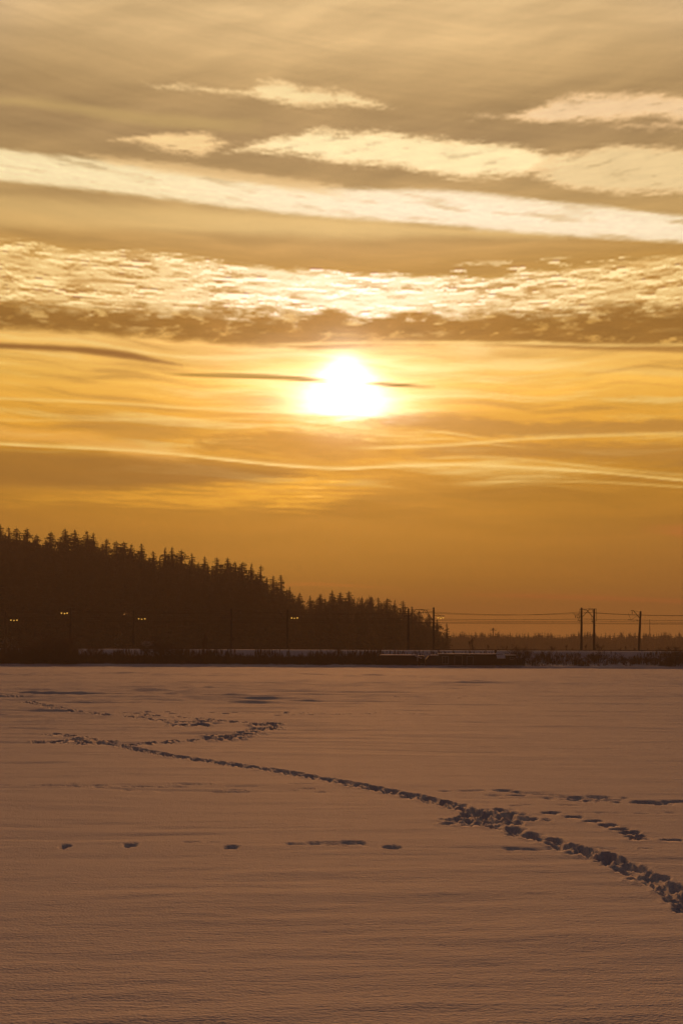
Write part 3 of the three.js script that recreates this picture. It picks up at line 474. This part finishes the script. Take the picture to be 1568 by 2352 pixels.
{ // the low wood across the plain, far beyond the railway
  const g = mergeGeometries([spruceCrown(5, { whorls: 11, per: 5, r: 0.17, gap: 0.08 })]), o = new THREE.Object3D(), q = rng(8), list = [];
  for (let i = 0; i < 4200; i++) {
    const px = 900 + 900 * q(), dist = 800 + 130 * q(), x = across(px, dist), n = fbm(px / 60, 2.2, 3) * 6 + fbm(px / 14, 7, 2) * 3;
    const peak = q() < 0.1 ? 2 + 8 * q() : -9 * q(), top = heightAt(px, 1461 + (px - 1300) * 0.004 - n - peak, dist), y = -0.5 + 1;
    const h = Math.max(8, top - y); o.position.set(x, y, -dist); o.rotation.y = q() * 6; const f = 1.1 + 1.0 * q(); o.scale.set(h * f, h, h * f); o.updateMatrix(); list.push(o.matrix.clone());
  }
  const im = new THREE.InstancedMesh(g, M.needles[2], list.length); list.forEach((m, i) => im.setMatrixAt(i, m)); im.name = 'distant_wood'; im.castShadow = im.receiveShadow = true; scene.add(im);
  tag(im, 'hazy low belt of conifer wood along the horizon right of the hill', 'wood', null, 'stuff');
}
// bare broadleaf growth: limbs that fork towards the light
function limbs(seed, { stems = 1, h = 1, spread = 0.35, forks = 3, depth: deep = 4, r = 0.012, up = 0.25, base = 0.02, keep = 0.8 } = {}) {
  const q = rng(seed), parts = [];
  const grow = (p, d, len, rad, lev) => {
    const e = p.clone().addScaledVector(d, len); parts.push(rod(p.toArray(), e.toArray(), rad, rad * 0.68, lev > 1 ? 3 : 5)); if (lev >= deep) return;
    for (let k = 0; k < forks; k++) { const nd = d.clone().add(new THREE.Vector3((q() - 0.5) * 2 * spread * 1.7, up * q(), (q() - 0.5) * 2 * spread * 1.7)).normalize(); grow(p.clone().addScaledVector(d, len * (0.55 + 0.45 * q())), nd, len * (0.55 + 0.3 * q()), rad * 0.66, lev + 1); }
  };
  for (let s = 0; s < stems; s++) { const a = q() * 6.28, sp = stems > 1 ? spread : 0.04; grow(new THREE.Vector3(Math.cos(a) * base * q(), 0, Math.sin(a) * base * q()), new THREE.Vector3(Math.cos(a) * sp * q(), 1, Math.sin(a) * sp * q()).normalize(), h * (0.26 + 0.2 * q()), r, 0); }
  const g = mergeGeometries(parts.map((p) => { p.deleteAttribute('uv'); return p; })); g.computeBoundingBox(); const s = 1 / g.boundingBox.max.y; g.scale(s, s, s); return g;
}
const bareTreeGeo = [limbs(3, { forks: 4, deep: 4, spread: 0.34, r: 0.02 }), limbs(14, { forks: 4, spread: 0.28, r: 0.018 })];
function bareTree(g, px, dist, topPy, label, group, wide = 1, mat = M.palebark) { const x = across(px, dist), y = dist > 255 ? hillY(x, -dist) - 0.1 : bankY(x, -dist) - 0.1, h = heightAt(px, topPy, dist) - y, t = thing('bare_tree', label, 'bare tree', [x, y, -dist], px, group); mesh('branches', g, mat, t); t.scale.set(h * wide, h, h * wide); return t; }
bareTree(bareTreeGeo[0], 818, 322 * FAR, 1368, 'reddish leafless birch between the low spruces of the wood, the left of two', undefined, 1.1);
bareTree(bareTreeGeo[1], 845, 326 * FAR, 1364, 'reddish leafless birch between the low spruces of the wood, the right of two', undefined, 1.1);
bareTree(bareTreeGeo[1], 952, 318 * FAR, 1402, 'thin leafless tree beside the last spruces of the wood, left of the mast pair', undefined, 0.8);
const shrubGeo = [limbs(21, { stems: 9, spread: 0.55, forks: 3, r: 0.011, base: 0.16, deep: 3 }), limbs(22, { stems: 12, spread: 0.75, forks: 3, r: 0.012, base: 0.3, deep: 3 }), limbs(23, { stems: 5, spread: 0.16, forks: 3, r: 0.012, base: 0.12, deep: 3, up: 0.6 }), limbs(24, { stems: 16, spread: 0.9, forks: 3, r: 0.013, base: 0.5, deep: 3 })];
const shrubFirst = [];
function shrub(kind, px, dist, topPy, wide, label, group) {
  const x = across(px, dist), y = bankY(x, -dist) - 0.08, h = heightAt(px, topPy, dist) - y; let t;
  if (!shrubFirst[kind]) { t = thing('bare_shrub', label, 'shrub', [x, y, -dist], px, group); mesh('stems', shrubGeo[kind], M.twig, t); t.scale.set(h * wide, h, h * wide); shrubFirst[kind] = t; }
  else t = copyOf(shrubFirst[kind], 'bare_shrub', [x, y, -dist], px, [h * wide, h, h * wide], label, group);
  if (!group) delete t.userData.group; return t;
}
shrub(3, 126, 230, 1436, 1.0, 'tall dense leafless thicket on the bank at the left, under three glowing insulator glints');
shrub(1, 108, 231, 1462, 1.1, 'leafless thicket leaning against the left side of the tallest thicket');
shrub(3, 366, 229, 1456, 1.15, 'round leafless bush on the bank between the two left masts');
shrub(2, 468, 228, 1448, 0.55, 'slender leafless sapling with a few upright stems on the bank, left of a mast');
shrub(1, 208, 228, 1474, 1.0, 'ragged leafless bush on the bank right of the tall thicket');
shrub(2, 1080, 247, 1462, 0.9, 'three upright leafless stems behind the middle shed');
shrub(1, 1188, 229, 1478, 0.9, 'leafless bush at the right end of the sheds');
shrub(0, 1375, 238, 1470, 0.8, 'leafless bush at the foot of the crossed mast pair');
shrub(3, 1552, 232, 1478, 1.1, 'dark leafless bush at the right edge of the bank');
shrub(0, 1258, 229, 1480, 0.8, 'thin leafless bush on the snowy slope left of the crossed masts');
{ const q = rng(77), G1 = 'dark low bushes massed on the left shore', G2 = 'leafless bushes scattered over the right bank', G3 = 'leafless bushes along the reed belt of the left bank';
  for (let i = 0; i < 30; i++) shrub([1, 3][i % 2], -30 + 215 * (i + q()) / 30, 224.5 + 6 * q(), 1493 + 14 * q(), 1.3, 'low dark leafless bush massed with others on the left shore', G1);
  for (let i = 0; i < 34; i++) shrub([0, 1, 3, 2][i % 4], 1205 + 380 * (i + q()) / 34, 225 + 11 * q(), 1492 + 24 * q(), 0.7 + 0.7 * q(), 'leafless bush on the snowy right bank below the crossed masts', G2);
  for (let i = 0; i < 44; i++) shrub([0, 1, 3][i % 3], 190 + 680 * (i + q()) / 44, 225 + 9 * q(), 1487 + 28 * q(), 0.6 + 0.8 * q(), 'small leafless bush in the reed belt under the railway', G3);
  for (let i = 0; i < 22; i++) shrub([0, 2][i % 2], 1085 + 500 * (i + q()) / 22, 247 + 4 * q(), 1478 + 12 * q(), 0.5 + 0.4 * q(), 'thin leafless bush standing along the railway against the far wood', 'thin bushes along the railway on the right');
}
{ // reeds and dry grass of the bank
  const P = []; for (let k = 0; k < 7; k++) { const q = rng(60 + k), a = q() * 6.28, x = Math.cos(a) * 0.14 * q(), z = Math.sin(a) * 0.14 * q(), lx = (q() - 0.5) * 0.3, h = 0.7 + 0.3 * q(), w = 0.018, c = Math.cos(a + 1) * w, s = Math.sin(a + 1) * w; tri(P, [x - c, 0, z - s], [x + c, 0, z + s], [x + lx * 0.4 + c, h * 0.6, z]); tri(P, [x - c, 0, z - s], [x + lx * 0.4 + c, h * 0.6, z], [x + lx, h, z + lx * 0.4]); }
  const g = flat(P), o = new THREE.Object3D(), q = rng(64), list = [];
  for (let tries = 0; tries < 42000 && list.length < 15000; tries++) {
    const px = -60 + 1700 * q(), d = 2.2 + 12.5 * q(), dist0 = 222 + d, x = across(px, dist0), z = shoreZ(x) - d;
    let dens = px < 180 ? 1 : px < 880 ? 0.95 * sstep(2.2, 4.5, d) * sstep(15.5, 9.5, d + 5 * fbm(px / 40, 1.5, 3)) : px > 1190 ? 0.3 * sstep(-0.1, 0.5, fbm(px / 50, d / 4, 3)) : 0.1;
    if (px > 180 && px < 880) dens *= 0.35 + 0.65 * sstep(-0.3, 0.25, fbm(px / 34, d / 5 + 4, 3));
    if (q() > dens) continue;
    const h = (px < 880 ? 1.05 + 0.7 * q() : 0.5 + 0.8 * q()) * (d < 3 ? 0.5 : 1); o.position.set(x, bankY(x, z) - 0.05, z); o.rotation.y = q() * 6.28; o.scale.set(1.3, h, 1.3); o.updateMatrix(); list.push(o.matrix.clone());
  }
  const im = new THREE.InstancedMesh(g, M.reed, list.length); list.forEach((m, i) => im.setMatrixAt(i, m)); im.name = 'reeds'; im.castShadow = im.receiveShadow = true; scene.add(im);
  tag(im, 'dry brown reeds and grass standing along the snowy bank', 'reeds', null, 'stuff');
}

// ================= the railway =================
const FRONT = 241, BACK = 249.5;
for (const [d, label] of [[243, 'snow-edged railway track along the near side of the embankment top'], [247, 'railway track along the far side of the embankment top']]) {
  const t = thing('railway_track', label, 'railway track', [0, TOP, -d]);
  for (const s of [0.76, -0.76]) mesh('rail', mergeGeometries([box(378, 0.04, 0.07, 0, 0.21, s), box(378, 0.13, 0.02, 0, 0.125, s), box(378, 0.03, 0.14, 0, 0.045, s)]), M.rust, t);
  mesh('ballast', box(378, 0.05, 2.9, 0, 0.005, 0), M.rust, t);
}
const insulatorGeo = new THREE.LatheGeometry([[0.001, 0.2], [0.05, 0.19], [0.06, 0.12], [0.15, 0.06], [0.17, -0.02], [0.13, -0.06], [0.11, -0.02], [0.1, -0.12], [0.05, -0.16], [0.001, -0.18]].map(([x, y]) => new THREE.Vector2(x, y)), 12);
const glintGeo = new THREE.SphereGeometry(0.17, 12, 9), addedHoodGeo = new THREE.LatheGeometry([[0.03, 0.2], [0.1, 0.19], [0.19, 0.1], [0.21, 0.08], [0.2, 0.085], [0.1, 0.175], [0.03, 0.185]].map(([x, y]) => new THREE.Vector2(x, y)), 12);  // ball for a painted sun glint, and the hood added over it
const stringGeo = mergeGeometries([-0.24, -0.12, 0, 0.12, 0.24].map((y) => new THREE.CylinderGeometry(0.06, 0.13, 0.07, 8).translate(0, y, 0)).concat([new THREE.CylinderGeometry(0.03, 0.03, 0.66, 6)]));
function mast(px, dist, topPy, label, { lean = 0, arm, glow, bracket, cantilever, cabinet, extra } = {}) {
  const x = across(px, dist), y0 = TOP - 0.35, h = heightAt(px, topPy, dist) - y0, t = thing('catenary_mast', label, 'railway mast', [x, y0, -dist]); t.rotation.z = -lean;
  const p = new THREE.CylinderGeometry(0.2, 0.29, h, 10, 1); p.translate(0, h / 2, 0); mesh('pole', p, M.concrete, t);
  mesh('pole_cap', new THREE.CylinderGeometry(0.14, 0.22, 0.14, 10).translate(0, h + 0.065, 0), M.steel, t);
  const Y = (py) => heightAt(px, py, dist) - y0, k = dist / FOCAL;
  if (arm) { // cross-arm with three insulators; glow makes them emissive sun glints with added hoods, lights
    const [dir, py, xs] = arm, yy = Y(py); mesh('crossarm', mergeGeometries([box(Math.max(...xs) * k + 0.3, 0.1, 0.1, dir * (Math.max(...xs) * k + 0.3) / 2, yy + 0.42, 0.2), rod([dir * 0.1, yy + 1.1, 0.2], [dir * xs[1] * k, yy + 0.44, 0.2], 0.03)]), M.steel, t);
    xs.forEach((v, i) => { const pos = [dir * v * k, yy - (i === 1 ? 0.1 : 0.02), 0.2], s = glow ? mesh('insulator_glint', glintGeo, M.insulator_glint, t) : mesh('insulator', insulatorGeo, M.porcelain, t); s.position.set(...pos); if (glow) { mesh('shade', addedHoodGeo, M.steel, s); const l = new THREE.PointLight(rgb(1, 0.55, 0.12), 0.05); l.name = 'added_glint_light'; l.castShadow = true; l.position.set(0, -0.02, 0.02); s.add(l); } mesh('hook', rod([0, 0.15, 0], [0, i === 1 ? 0.5 : 0.4, 0], 0.025), M.steel, s); });  // with glow: sunlit insulator as an emissive ball; hood and point light are added
  }
  if (bracket) { const [dir, pts] = bracket; mesh('bracket', bent(pts.map(([a, b]) => [dir * a * k, Y(b), 0]), 0.075), M.steel, t); const e = pts.at(-1), m = pts.at(-2), hx = (0.5 * e[0] + 0.5 * m[0]) * dir * k; const s = mesh('insulator', stringGeo, M.porcelain, t); s.position.set(hx, Y(e[1]) - 0.5, 0); mesh('tie_rod', rod([0, h - 0.1, 0], [dir * m[0] * k, Y(m[1]), 0], 0.02), M.steel, t); }
  if (cantilever) { const [dir, py, L, side = 0] = cantilever, yy = Y(py); mesh('cantilever', mergeGeometries([rod([0, yy, 0], [dir * L * k, yy + 0.05, 0.3], 0.045), rod([dir * L * 0.72 * k, yy + 0.04, 0.2], [dir * L * 0.24 * k, yy + 1.05, 0.1], 0.03), rod([dir * L * k, yy + 1.45, 0.3], [dir * L * 0.78 * k, yy + 0.05, 0.25], 0.025)]), M.steel, t); const s = mesh('insulator', stringGeo, M.porcelain, t); s.position.set(dir * L * 0.24 * k, yy + 0.02, 0.06); s.rotation.z = Math.PI / 2; mesh('steady_arm', bent([[dir * L * 0.45 * k, yy - 0.1, 0.2], [dir * L * 0.5 * k, yy - 0.28, 0.2], [dir * L * 0.76 * k, yy - 0.42, 0.25]], 0.028), M.steel, t); }
  if (cabinet) { const [dx, py] = cabinet; mesh('cabinet', mergeGeometries([box(0.4, 0.62, 0.3, dx * k, Y(py), 0), box(0.46, 0.06, 0.36, dx * k, Y(py) + 0.34, 0), box(Math.abs(dx) * k, 0.05, 0.05, dx * k / 2, Y(py) + 0.12, 0)]), M.steel, t); }
  if (extra) for (const [name, pts, r] of extra) mesh(name, bent(pts.map(([a, b]) => [a * k, Y(b), 0.12]), r), M.steel, t);
  return t;
}
const TRIO = [7, 14.5, 22];
mast(13, BACK, 1405, 'faint railway mast at the left frame edge with three glowing insulator glints', { arm: [1, 1424, [13, 20, 27]], glow: true });
mast(163, FRONT, 1397, 'railway mast right of the tall thicket, its three glowing insulator glints on the left', { arm: [-1, 1408, [8, 14, 21]], glow: true });
mast(307, BACK, 1403, 'third railway mast from the left, bracket to the left and three glints to the right', { arm: [1, 1421, [12, 19, 26]], glow: true, bracket: [-1, [[0, 1420], [12, 1412], [19, 1406], [24, 1404]]], cantilever: [-1, 1416, 26] });
mast(531, FRONT, 1399, 'dark mast with a short right bracket and a low box, left of centre', { arm: [-1, 1418, [8, 15, 22]], bracket: [1, [[0, 1419], [18, 1402], [24, 1402]]], cantilever: [1, 1425, 20], cabinet: [5, 1468] });
mast(660, BACK, 1401, 'dark mast with three glowing glints and a low box, under the two spires', { arm: [1, 1419, [9.5, 16, 22.5]], glow: true, bracket: [-1, [[0, 1428], [10, 1420], [22, 1400]]], cantilever: [-1, 1429, 30], cabinet: [6, 1473] });
mast(937, FRONT, 1399, 'left mast of the pair before the end of the wood', { arm: [-1, 1414, [5, 10, 15]], bracket: [1, [[0, 1417], [17, 1400], [34, 1400]]], cantilever: [1, 1423, 24], extra: [['strut', [[34, 1400], [54, 1424]], 0.05]] });
mast(995, BACK, 1396.5, 'right mast of the pair at the end of the wood, with bright insulator glints', { arm: [1, 1418.5, [10, 16, 21.5]], glow: true, bracket: [-1, [[0, 1427], [18, 1401], [30, 1401]]], cantilever: [-1, 1423, 30], extra: [['strut', [[0, 1404], [-14, 1404], [-16, 1400]], 0.035]] });
mast(1334, FRONT, 1397, 'left mast of the pair whose brackets cross in an X, right of centre', { arm: [-1, 1417, [5, 9, 14]], bracket: [1, [[0, 1419.5], [18, 1399], [33, 1398.5]]], cantilever: [-1, 1425.5, 10], extra: [['top_arm', [[-5, 1399.5], [6, 1399.5]], 0.05], ['hanger', [[-4, 1400], [-7, 1414]], 0.03], ['hanger', [[-20, 1408], [-12, 1415]], 0.025]] });
mast(1363, BACK, 1400.5, 'right mast of the pair whose brackets cross in an X, right of centre', { bracket: [-1, [[0, 1420.5], [17, 1401], [26, 1399.5]]], cantilever: [-1, 1428, 7], extra: [['top_arm', [[-14, 1398.5], [5, 1398.5]], 0.05], ['hanger', [[4.5, 1399], [5.5, 1426]], 0.04], ['hanger', [[0, 1426], [6, 1426]], 0.04], ['hanger', [[0, 1436], [6, 1438]], 0.03]] });
mast(1465.5, FRONT, 1405, 'leaning single mast nearest the right frame edge', { lean: 0.042, bracket: [-1, [[0, 1421], [16, 1403.5], [22, 1403]]], cantilever: [-1, 1425, 29] });
function wire(dist, py0, sag, r, supports, label, droppers) {
  const x = (px) => across(px, dist), pts = [];
  for (let k = 0; k < supports.length - 1; k++) for (let s = 0; s < 12; s++) { const t = s / 12, px = lerp(supports[k], supports[k + 1], t); pts.push(new THREE.Vector3(x(px), heightAt(MIDX, py0, dist) - sag * 4 * t * (1 - t), -dist)); }
  const t = thing('overhead_wire', label, 'overhead wire'); mesh('strand', new THREE.TubeGeometry(new THREE.CatmullRomCurve3(pts), pts.length * 3, r, 5), M.copper, t);
  if (droppers) for (let k = 0; k < supports.length - 1; k++) for (let s = 1; s < 6; s++) { const u = s / 6, X = x(lerp(supports[k], supports[k + 1], u)), top = heightAt(MIDX, py0, dist) - sag * 4 * u * (1 - u), bot = heightAt(MIDX, droppers, dist); mesh('dropper', rod([X, bot, -dist], [X, top, -dist], 0.014, 0.014, 4), M.copper, t); }
}
const SF = [-250, 163, 531, 937, 1334, 1740], SB = [-310, 13, 307, 660, 995, 1363, 1760];
wire(FRONT + 0.2, 1403.5, 0.75, 0.032, SF, 'topmost slack wire of the railway');
wire(BACK + 0.2, 1405, 0.55, 0.032, SB, 'second slack wire just under the topmost railway wire');
wire(245, 1419.5, 0.22, 0.036, SF, 'middle railway wire with short droppers hanging from it', 1427.5);
wire(BACK - 3, 1424, 0.2, 0.03, SB, 'slightly sagging wire between the middle and lowest railway wires');
wire(245.05, 1428.5, 0.05, 0.036, SF, 'lowest straight contact wire of the railway');
wire(BACK - 2.5, 1430.5, 0.05, 0.026, SB, 'thin wire just under the lowest contact wire');

// ================= sheds on the shore =================
const SHED = 225;                                          // their fronts
const sx = (px) => across(px, SHED), sy = (px, py) => heightAt(px, py, SHED);
function snowSlab(w, d, h, seed) { const g = new THREE.BoxGeometry(w, h, d, Math.max(4, Math.round(w * 3)), 3, 6), p = g.attributes.position; for (let i = 0; i < p.count; i++) { const x = p.getX(i), y = p.getY(i), z = p.getZ(i), ex = Math.min(1, (w / 2 - Math.abs(x)) / 0.25), ez = Math.min(1, (d / 2 - Math.abs(z)) / 0.25), e = Math.sqrt(Math.max(0, Math.min(ex, ez))); if (y > 0) p.setY(i, lerp(-h * 0.1, y, 0.3 + 0.7 * e) + 0.05 * noise(x * 1.3 + seed, z * 1.3)); } g.computeVertexNormals(); return g; }
function shed(label, px0, px1, topPy, botPy, deep, opts = {}) {
  const mid = (px0 + px1) / 2, x0 = sx(px0), x1 = sx(px1), w = x1 - x0, base = sy(mid, botPy), top = sy(mid, topPy), h = top - base, front = SHED + (opts.back ?? 0);
  const t = thing(opts.name ?? 'shed', label, opts.category ?? 'shed', [(x0 + x1) / 2, base, -front - deep / 2]);
  const wallsH = h - 0.2;
  const boards = []; const n = Math.max(3, Math.round(w / 0.32)); for (let i = 0; i < n; i++) boards.push(box(w / n - 0.012, wallsH, 0.03, -w / 2 + (i + 0.5) * w / n, wallsH / 2, deep / 2 + 0.012 + 0.006 * (i % 2)));
  mesh('wall', mergeGeometries([box(w - 0.04, wallsH, deep, 0, wallsH / 2, 0), ...boards]), opts.dark ? M.woodDark : M.wood, t);
  const roof = mesh('roof', box(w + 0.3, 0.09, deep + 0.5, 0, wallsH + 0.045, 0.05), M.woodDark, t);
  if (opts.snow !== 0) mesh('snow_cover', snowSlab(w + 0.26, deep + 0.46, opts.snow ?? 0.16, mid).translate(0, wallsH + 0.09 + (opts.snow ?? 0.16) / 2, 0.05), M.snow, roof);
  for (const [a, b, c, d, kind] of opts.windows ?? []) {
    const cx = (sx(a) + sx(b)) / 2 - (x0 + x1) / 2, ww = sx(b) - sx(a), wy = (sy(mid, c) + sy(mid, d)) / 2 - base, hh = sy(mid, c) - sy(mid, d), z = deep / 2 + 0.045, f = 0.07;
    const frame = mesh(kind === 'door' ? 'door' : 'window', mergeGeometries([box(f, hh, 0.06, cx - ww / 2, wy, z), box(f, hh, 0.06, cx + ww / 2, wy, z), box(ww + f, f, 0.064, cx, wy + hh / 2, z), box(ww + f, f, 0.064, cx, wy - hh / 2, z), ...(kind === 'door' ? [box(ww - f, hh - f, 0.04, cx, wy, z - 0.012)] : [box(0.045, hh - f, 0.05, cx, wy, z)])]), kind === 'door' ? M.wood : M.frame, t);
    if (kind === 'door') { frame.userData.label = 'dark door with a pale frame'; mesh('frame', mergeGeometries([box(0.06, hh, 0.03, cx - ww / 2 - 0.066, wy, z), box(0.06, hh, 0.03, cx + ww / 2 + 0.066, wy, z), box(ww + 0.2, 0.06, 0.03, cx, wy + hh / 2 + 0.068, z)]), M.frame, frame); }
    else mesh('pane', box(ww - f, hh - f, 0.02, cx, wy, z - 0.02), M.pane, frame);
  }
  if (opts.posts) for (let i = 0; i < opts.posts; i++) { const px = -w / 2 + 0.2 + (w - 0.4) * i / (opts.posts - 1); mesh('post', rod([px, -0.75, deep / 2 - 0.12], [px, 0.02, deep / 2 - 0.12], 0.06), M.woodDark, t); }
  return t;
}
{ const t = shed('leftmost shed, raised on posts, with a snowy flat roof', 874, 957, 1504, 1527, 3.4, { posts: 7, dark: true });
  const w = sx(957) - sx(874); // its right end is a lean-to with a sloping snowy roof
  const g = new THREE.BoxGeometry(1.5, 0.2, 2.8, 6, 1, 4); g.rotateZ(-0.35); mesh('lean_to_roof', g.translate(w / 2 + 0.3, 1.62, 0.5), M.snow, t); }
shed('small dark outhouse just right of the leftmost shed', 962, 976, 1505.5, 1524, 2.2, { back: 2, snow: 0.1, dark: true });
{ // an upturned boat under a tarpaulin, its end towards the ice
  const x0 = sx(975), x1 = sx(1009), w = x1 - x0, t = thing('covered_boat', 'dark tarpaulin-covered boat or heap between outhouse and long shed', 'covered heap', [(x0 + x1) / 2, sy(990, 1531), -SHED - 1.2]);
  const s = new THREE.Shape([[-w / 2, 0], [w / 2, 0], [w / 2, 2.1], [-w * 0.2, 2.15], [-w * 0.36, 1.5]].map(([a, b]) => new THREE.Vector2(a, b))), g = new THREE.ExtrudeGeometry(s, { depth: 2.4, bevelEnabled: true, bevelSize: 0.12, bevelThickness: 0.15, bevelSegments: 2, steps: 4 }); g.translate(0, 0, -1.2);
  mesh('cover', g, M.cloth, t); mesh('snow_cover', snowSlab(w * 0.6, 2.2, 0.14, 4).translate(w * 0.15, 2.36, 0), M.snow, t); }
shed('long low shed with pale window and door frames, middle of the row', 1009, 1133, 1501.5, 1529, 4.2, { windows: [[1015.5, 1029, 1507.5, 1525], [1044, 1060, 1507, 1527, 'door'], [1072, 1085, 1508, 1527, 'door']] });
{ const t = shed('right-hand shed with a chimney and a sloping snowy eave', 1133, 1152, 1501.5, 1530, 4, { dark: true }); const g = new THREE.BoxGeometry(1.7, 0.18, 2.2, 4, 1, 3); g.rotateX(0.5); mesh('snowy_eave', g.translate(0.5, 2.15, 2.5), M.snow, t); mesh('chimney', mergeGeometries([box(0.42, 0.7, 0.42, -0.1, 2.85, -0.6), box(0.5, 0.08, 0.5, -0.1, 3.24, -0.6)]), M.rust, t); }
shed('lowest shed at the right end of the row, with one small window', 1152, 1184, 1504, 1528, 3, { back: 0.4, snow: 0.12, windows: [[1171, 1180, 1510, 1515]] });
{ const t = thing('board_fence', 'dark board fence running right from the last shed', 'fence', [(sx(1185) + sx(1206)) / 2, sy(1195, 1530), -SHED - 0.4]), w = sx(1206) - sx(1185), n = 12;
  for (let i = 0; i < n; i++) mesh('board', box(w / n - 0.02, 1.75 + 0.12 * Math.sin(i * 5.1), 0.04, -w / 2 + (i + 0.5) * w / n, 0.85, 0), M.woodDark, t);
  mesh('rail', box(w, 0.09, 0.05, 0, 1.3, -0.046), M.wood, t); mesh('post', rod([-w / 2, 0, -0.1], [-w / 2, 2, -0.1], 0.07), M.pale, t); }
const decks = [[1000, 1068, 'left snow-covered wooden deck in front of the long shed'], [1070, 1132, 'right snow-covered wooden deck in front of the long shed'], [1142, 1192, 'snow-covered jetty in front of the last shed']];
decks.forEach(([a, b, label], i) => { const w = sx(b) - sx(a), t = thing('deck', label, 'deck', [(sx(a) + sx(b)) / 2, 0.1, -SHED + 1.6]); for (let k = 0; k < 4; k++) mesh('plank', box(w, 0.05, 0.34, 0, 0.2, -0.54 + 0.36 * k), M.woodDark, t); for (const s of [-1, -0.33, 0.33, 1]) mesh('post', box(0.12, 0.35, 0.12, s * (w / 2 - 0.1), 0, 0.54), M.woodDark, t); mesh('snow_cover', snowSlab(w - 0.1, 1.4, 0.16, i * 3 + 2).translate(0, 0.3, -0.05), M.snow, t); });
for (const [px, top, label] of [[962.5, 1494, 'thin leaning pole between the leftmost shed and the outhouse'], [646 / 4.63 + 723.4, 1517, 'short mooring post on the shore left of the leftmost shed']]) { const t = thing('wooden_post', label, 'post', [sx(px), 0, -SHED + 0.3]); mesh('shaft', rod([0, -0.2, 0], [0.06, sy(px, top), 0], 0.06, 0.045, 7), M.woodDark, t); mesh('cap', new THREE.SphereGeometry(0.05, 7, 4).translate(0.06, sy(px, top), 0), M.snow, t); }

// ================= houses among the trees, masts far off =================
function house(px, dist, w, h, label) {
  const x = across(px, dist), y = hillY(x, -dist) - 0.2, t = thing('house', label, 'house', [x, y, -dist], 0.15);
  mesh('wall', box(w, h, 4, 0, h / 2, 0), M.pale, t);
  const g = new THREE.BufferGeometry(), a = w / 2 + 0.3, z = 2.4, e = h - 0.15, r = h + 1.7, P = []; tri(P, [-a, e, z], [a, e, z], [a, r, 0]); tri(P, [-a, e, z], [a, r, 0], [-a, r, 0]); tri(P, [a, e, -z], [-a, e, -z], [-a, r, 0]); tri(P, [a, e, -z], [-a, r, 0], [a, r, 0]); tri(P, [-a, e, z], [-a, r, 0], [-a, e, -z]); tri(P, [a, e, z], [a, e, -z], [a, r, 0]); tri(P, [-a, e - 0.01, z], [-a, e - 0.01, -z], [a, e - 0.01, -z]); tri(P, [-a, e - 0.01, z], [a, e - 0.01, -z], [a, e - 0.01, z]);
  const roof = mesh('roof', flat(P), M.snow, t); mesh('chimney', box(0.5, 1.2, 0.5, w * 0.2, r - 0.1, -0.3), M.rust, roof);
  for (const s of [-0.25, 0.25]) { const wd = mesh('window', mergeGeometries([box(0.08, 1.1, 0.06, s * w - 0.4, h * 0.55, 2.03), box(0.08, 1.1, 0.06, s * w + 0.4, h * 0.55, 2.03), box(0.88, 0.08, 0.064, s * w, h * 0.55 + 0.55, 2.03), box(0.88, 0.08, 0.064, s * w, h * 0.55 - 0.55, 2.03)]), M.frame, t); mesh('pane', box(0.74, 1.04, 0.02, s * w, h * 0.55, 2.015), M.pane, wd); }
}
house(277, 282 * FAR, 4.6, 3.2, 'small house with a snowy roof among the trees left of the second mast');
house(334, 276 * FAR, 5.4, 2.6, 'low snow-roofed cabin half hidden behind the railway embankment');
{ const d = 830, x = across(1131.5, d), t = thing('lookout_mast', 'small mast with a crosswise platform above the far wood', 'mast', [x, 1, -d]), top = heightAt(1131.5, 1446, d) - 1;
  mesh('pole', rod([0, 0, 0], [0, top + 1.4, 0], 0.6, 0.4), M.steel, t); mesh('platform', mergeGeometries([box(4.6, 0.3, 1.4, 0, top - 0.6, 0), box(1.6, 1.0, 1.2, 0, top + 0.2, 0), ...[-2.6, -1.3, 1.3, 2.6].map((s) => rod([s, top - 0.5, 0.6], [s, top + 0.9, 0.6], 0.1))]), M.steel, t); }
{ const d = 870, px = 1490.5, t = thing('radio_mast', 'faint thin mast beyond the far wood right of the leaning railway mast', 'mast', [across(px, d), 1, -d]), top = heightAt(px, 1423, d) - 1, legs = []; for (const s of [0, 2.1, 4.2]) legs.push(rod([Math.cos(s) * 0.9, 0, Math.sin(s) * 0.9], [Math.cos(s) * 0.2, top, Math.sin(s) * 0.2], 0.1)); for (let y = 4; y < top - 2; y += 4) { const r = lerp(0.9, 0.2, y / top); legs.push(rod([r, y, 0], [-r * 0.5, y + 3, r * 0.87], 0.05), rod([-r * 0.5, y, -r * 0.87], [r, y + 3, 0], 0.05)); } mesh('lattice', mergeGeometries(legs), M.rust, t); }

renderer.render(scene, camera);
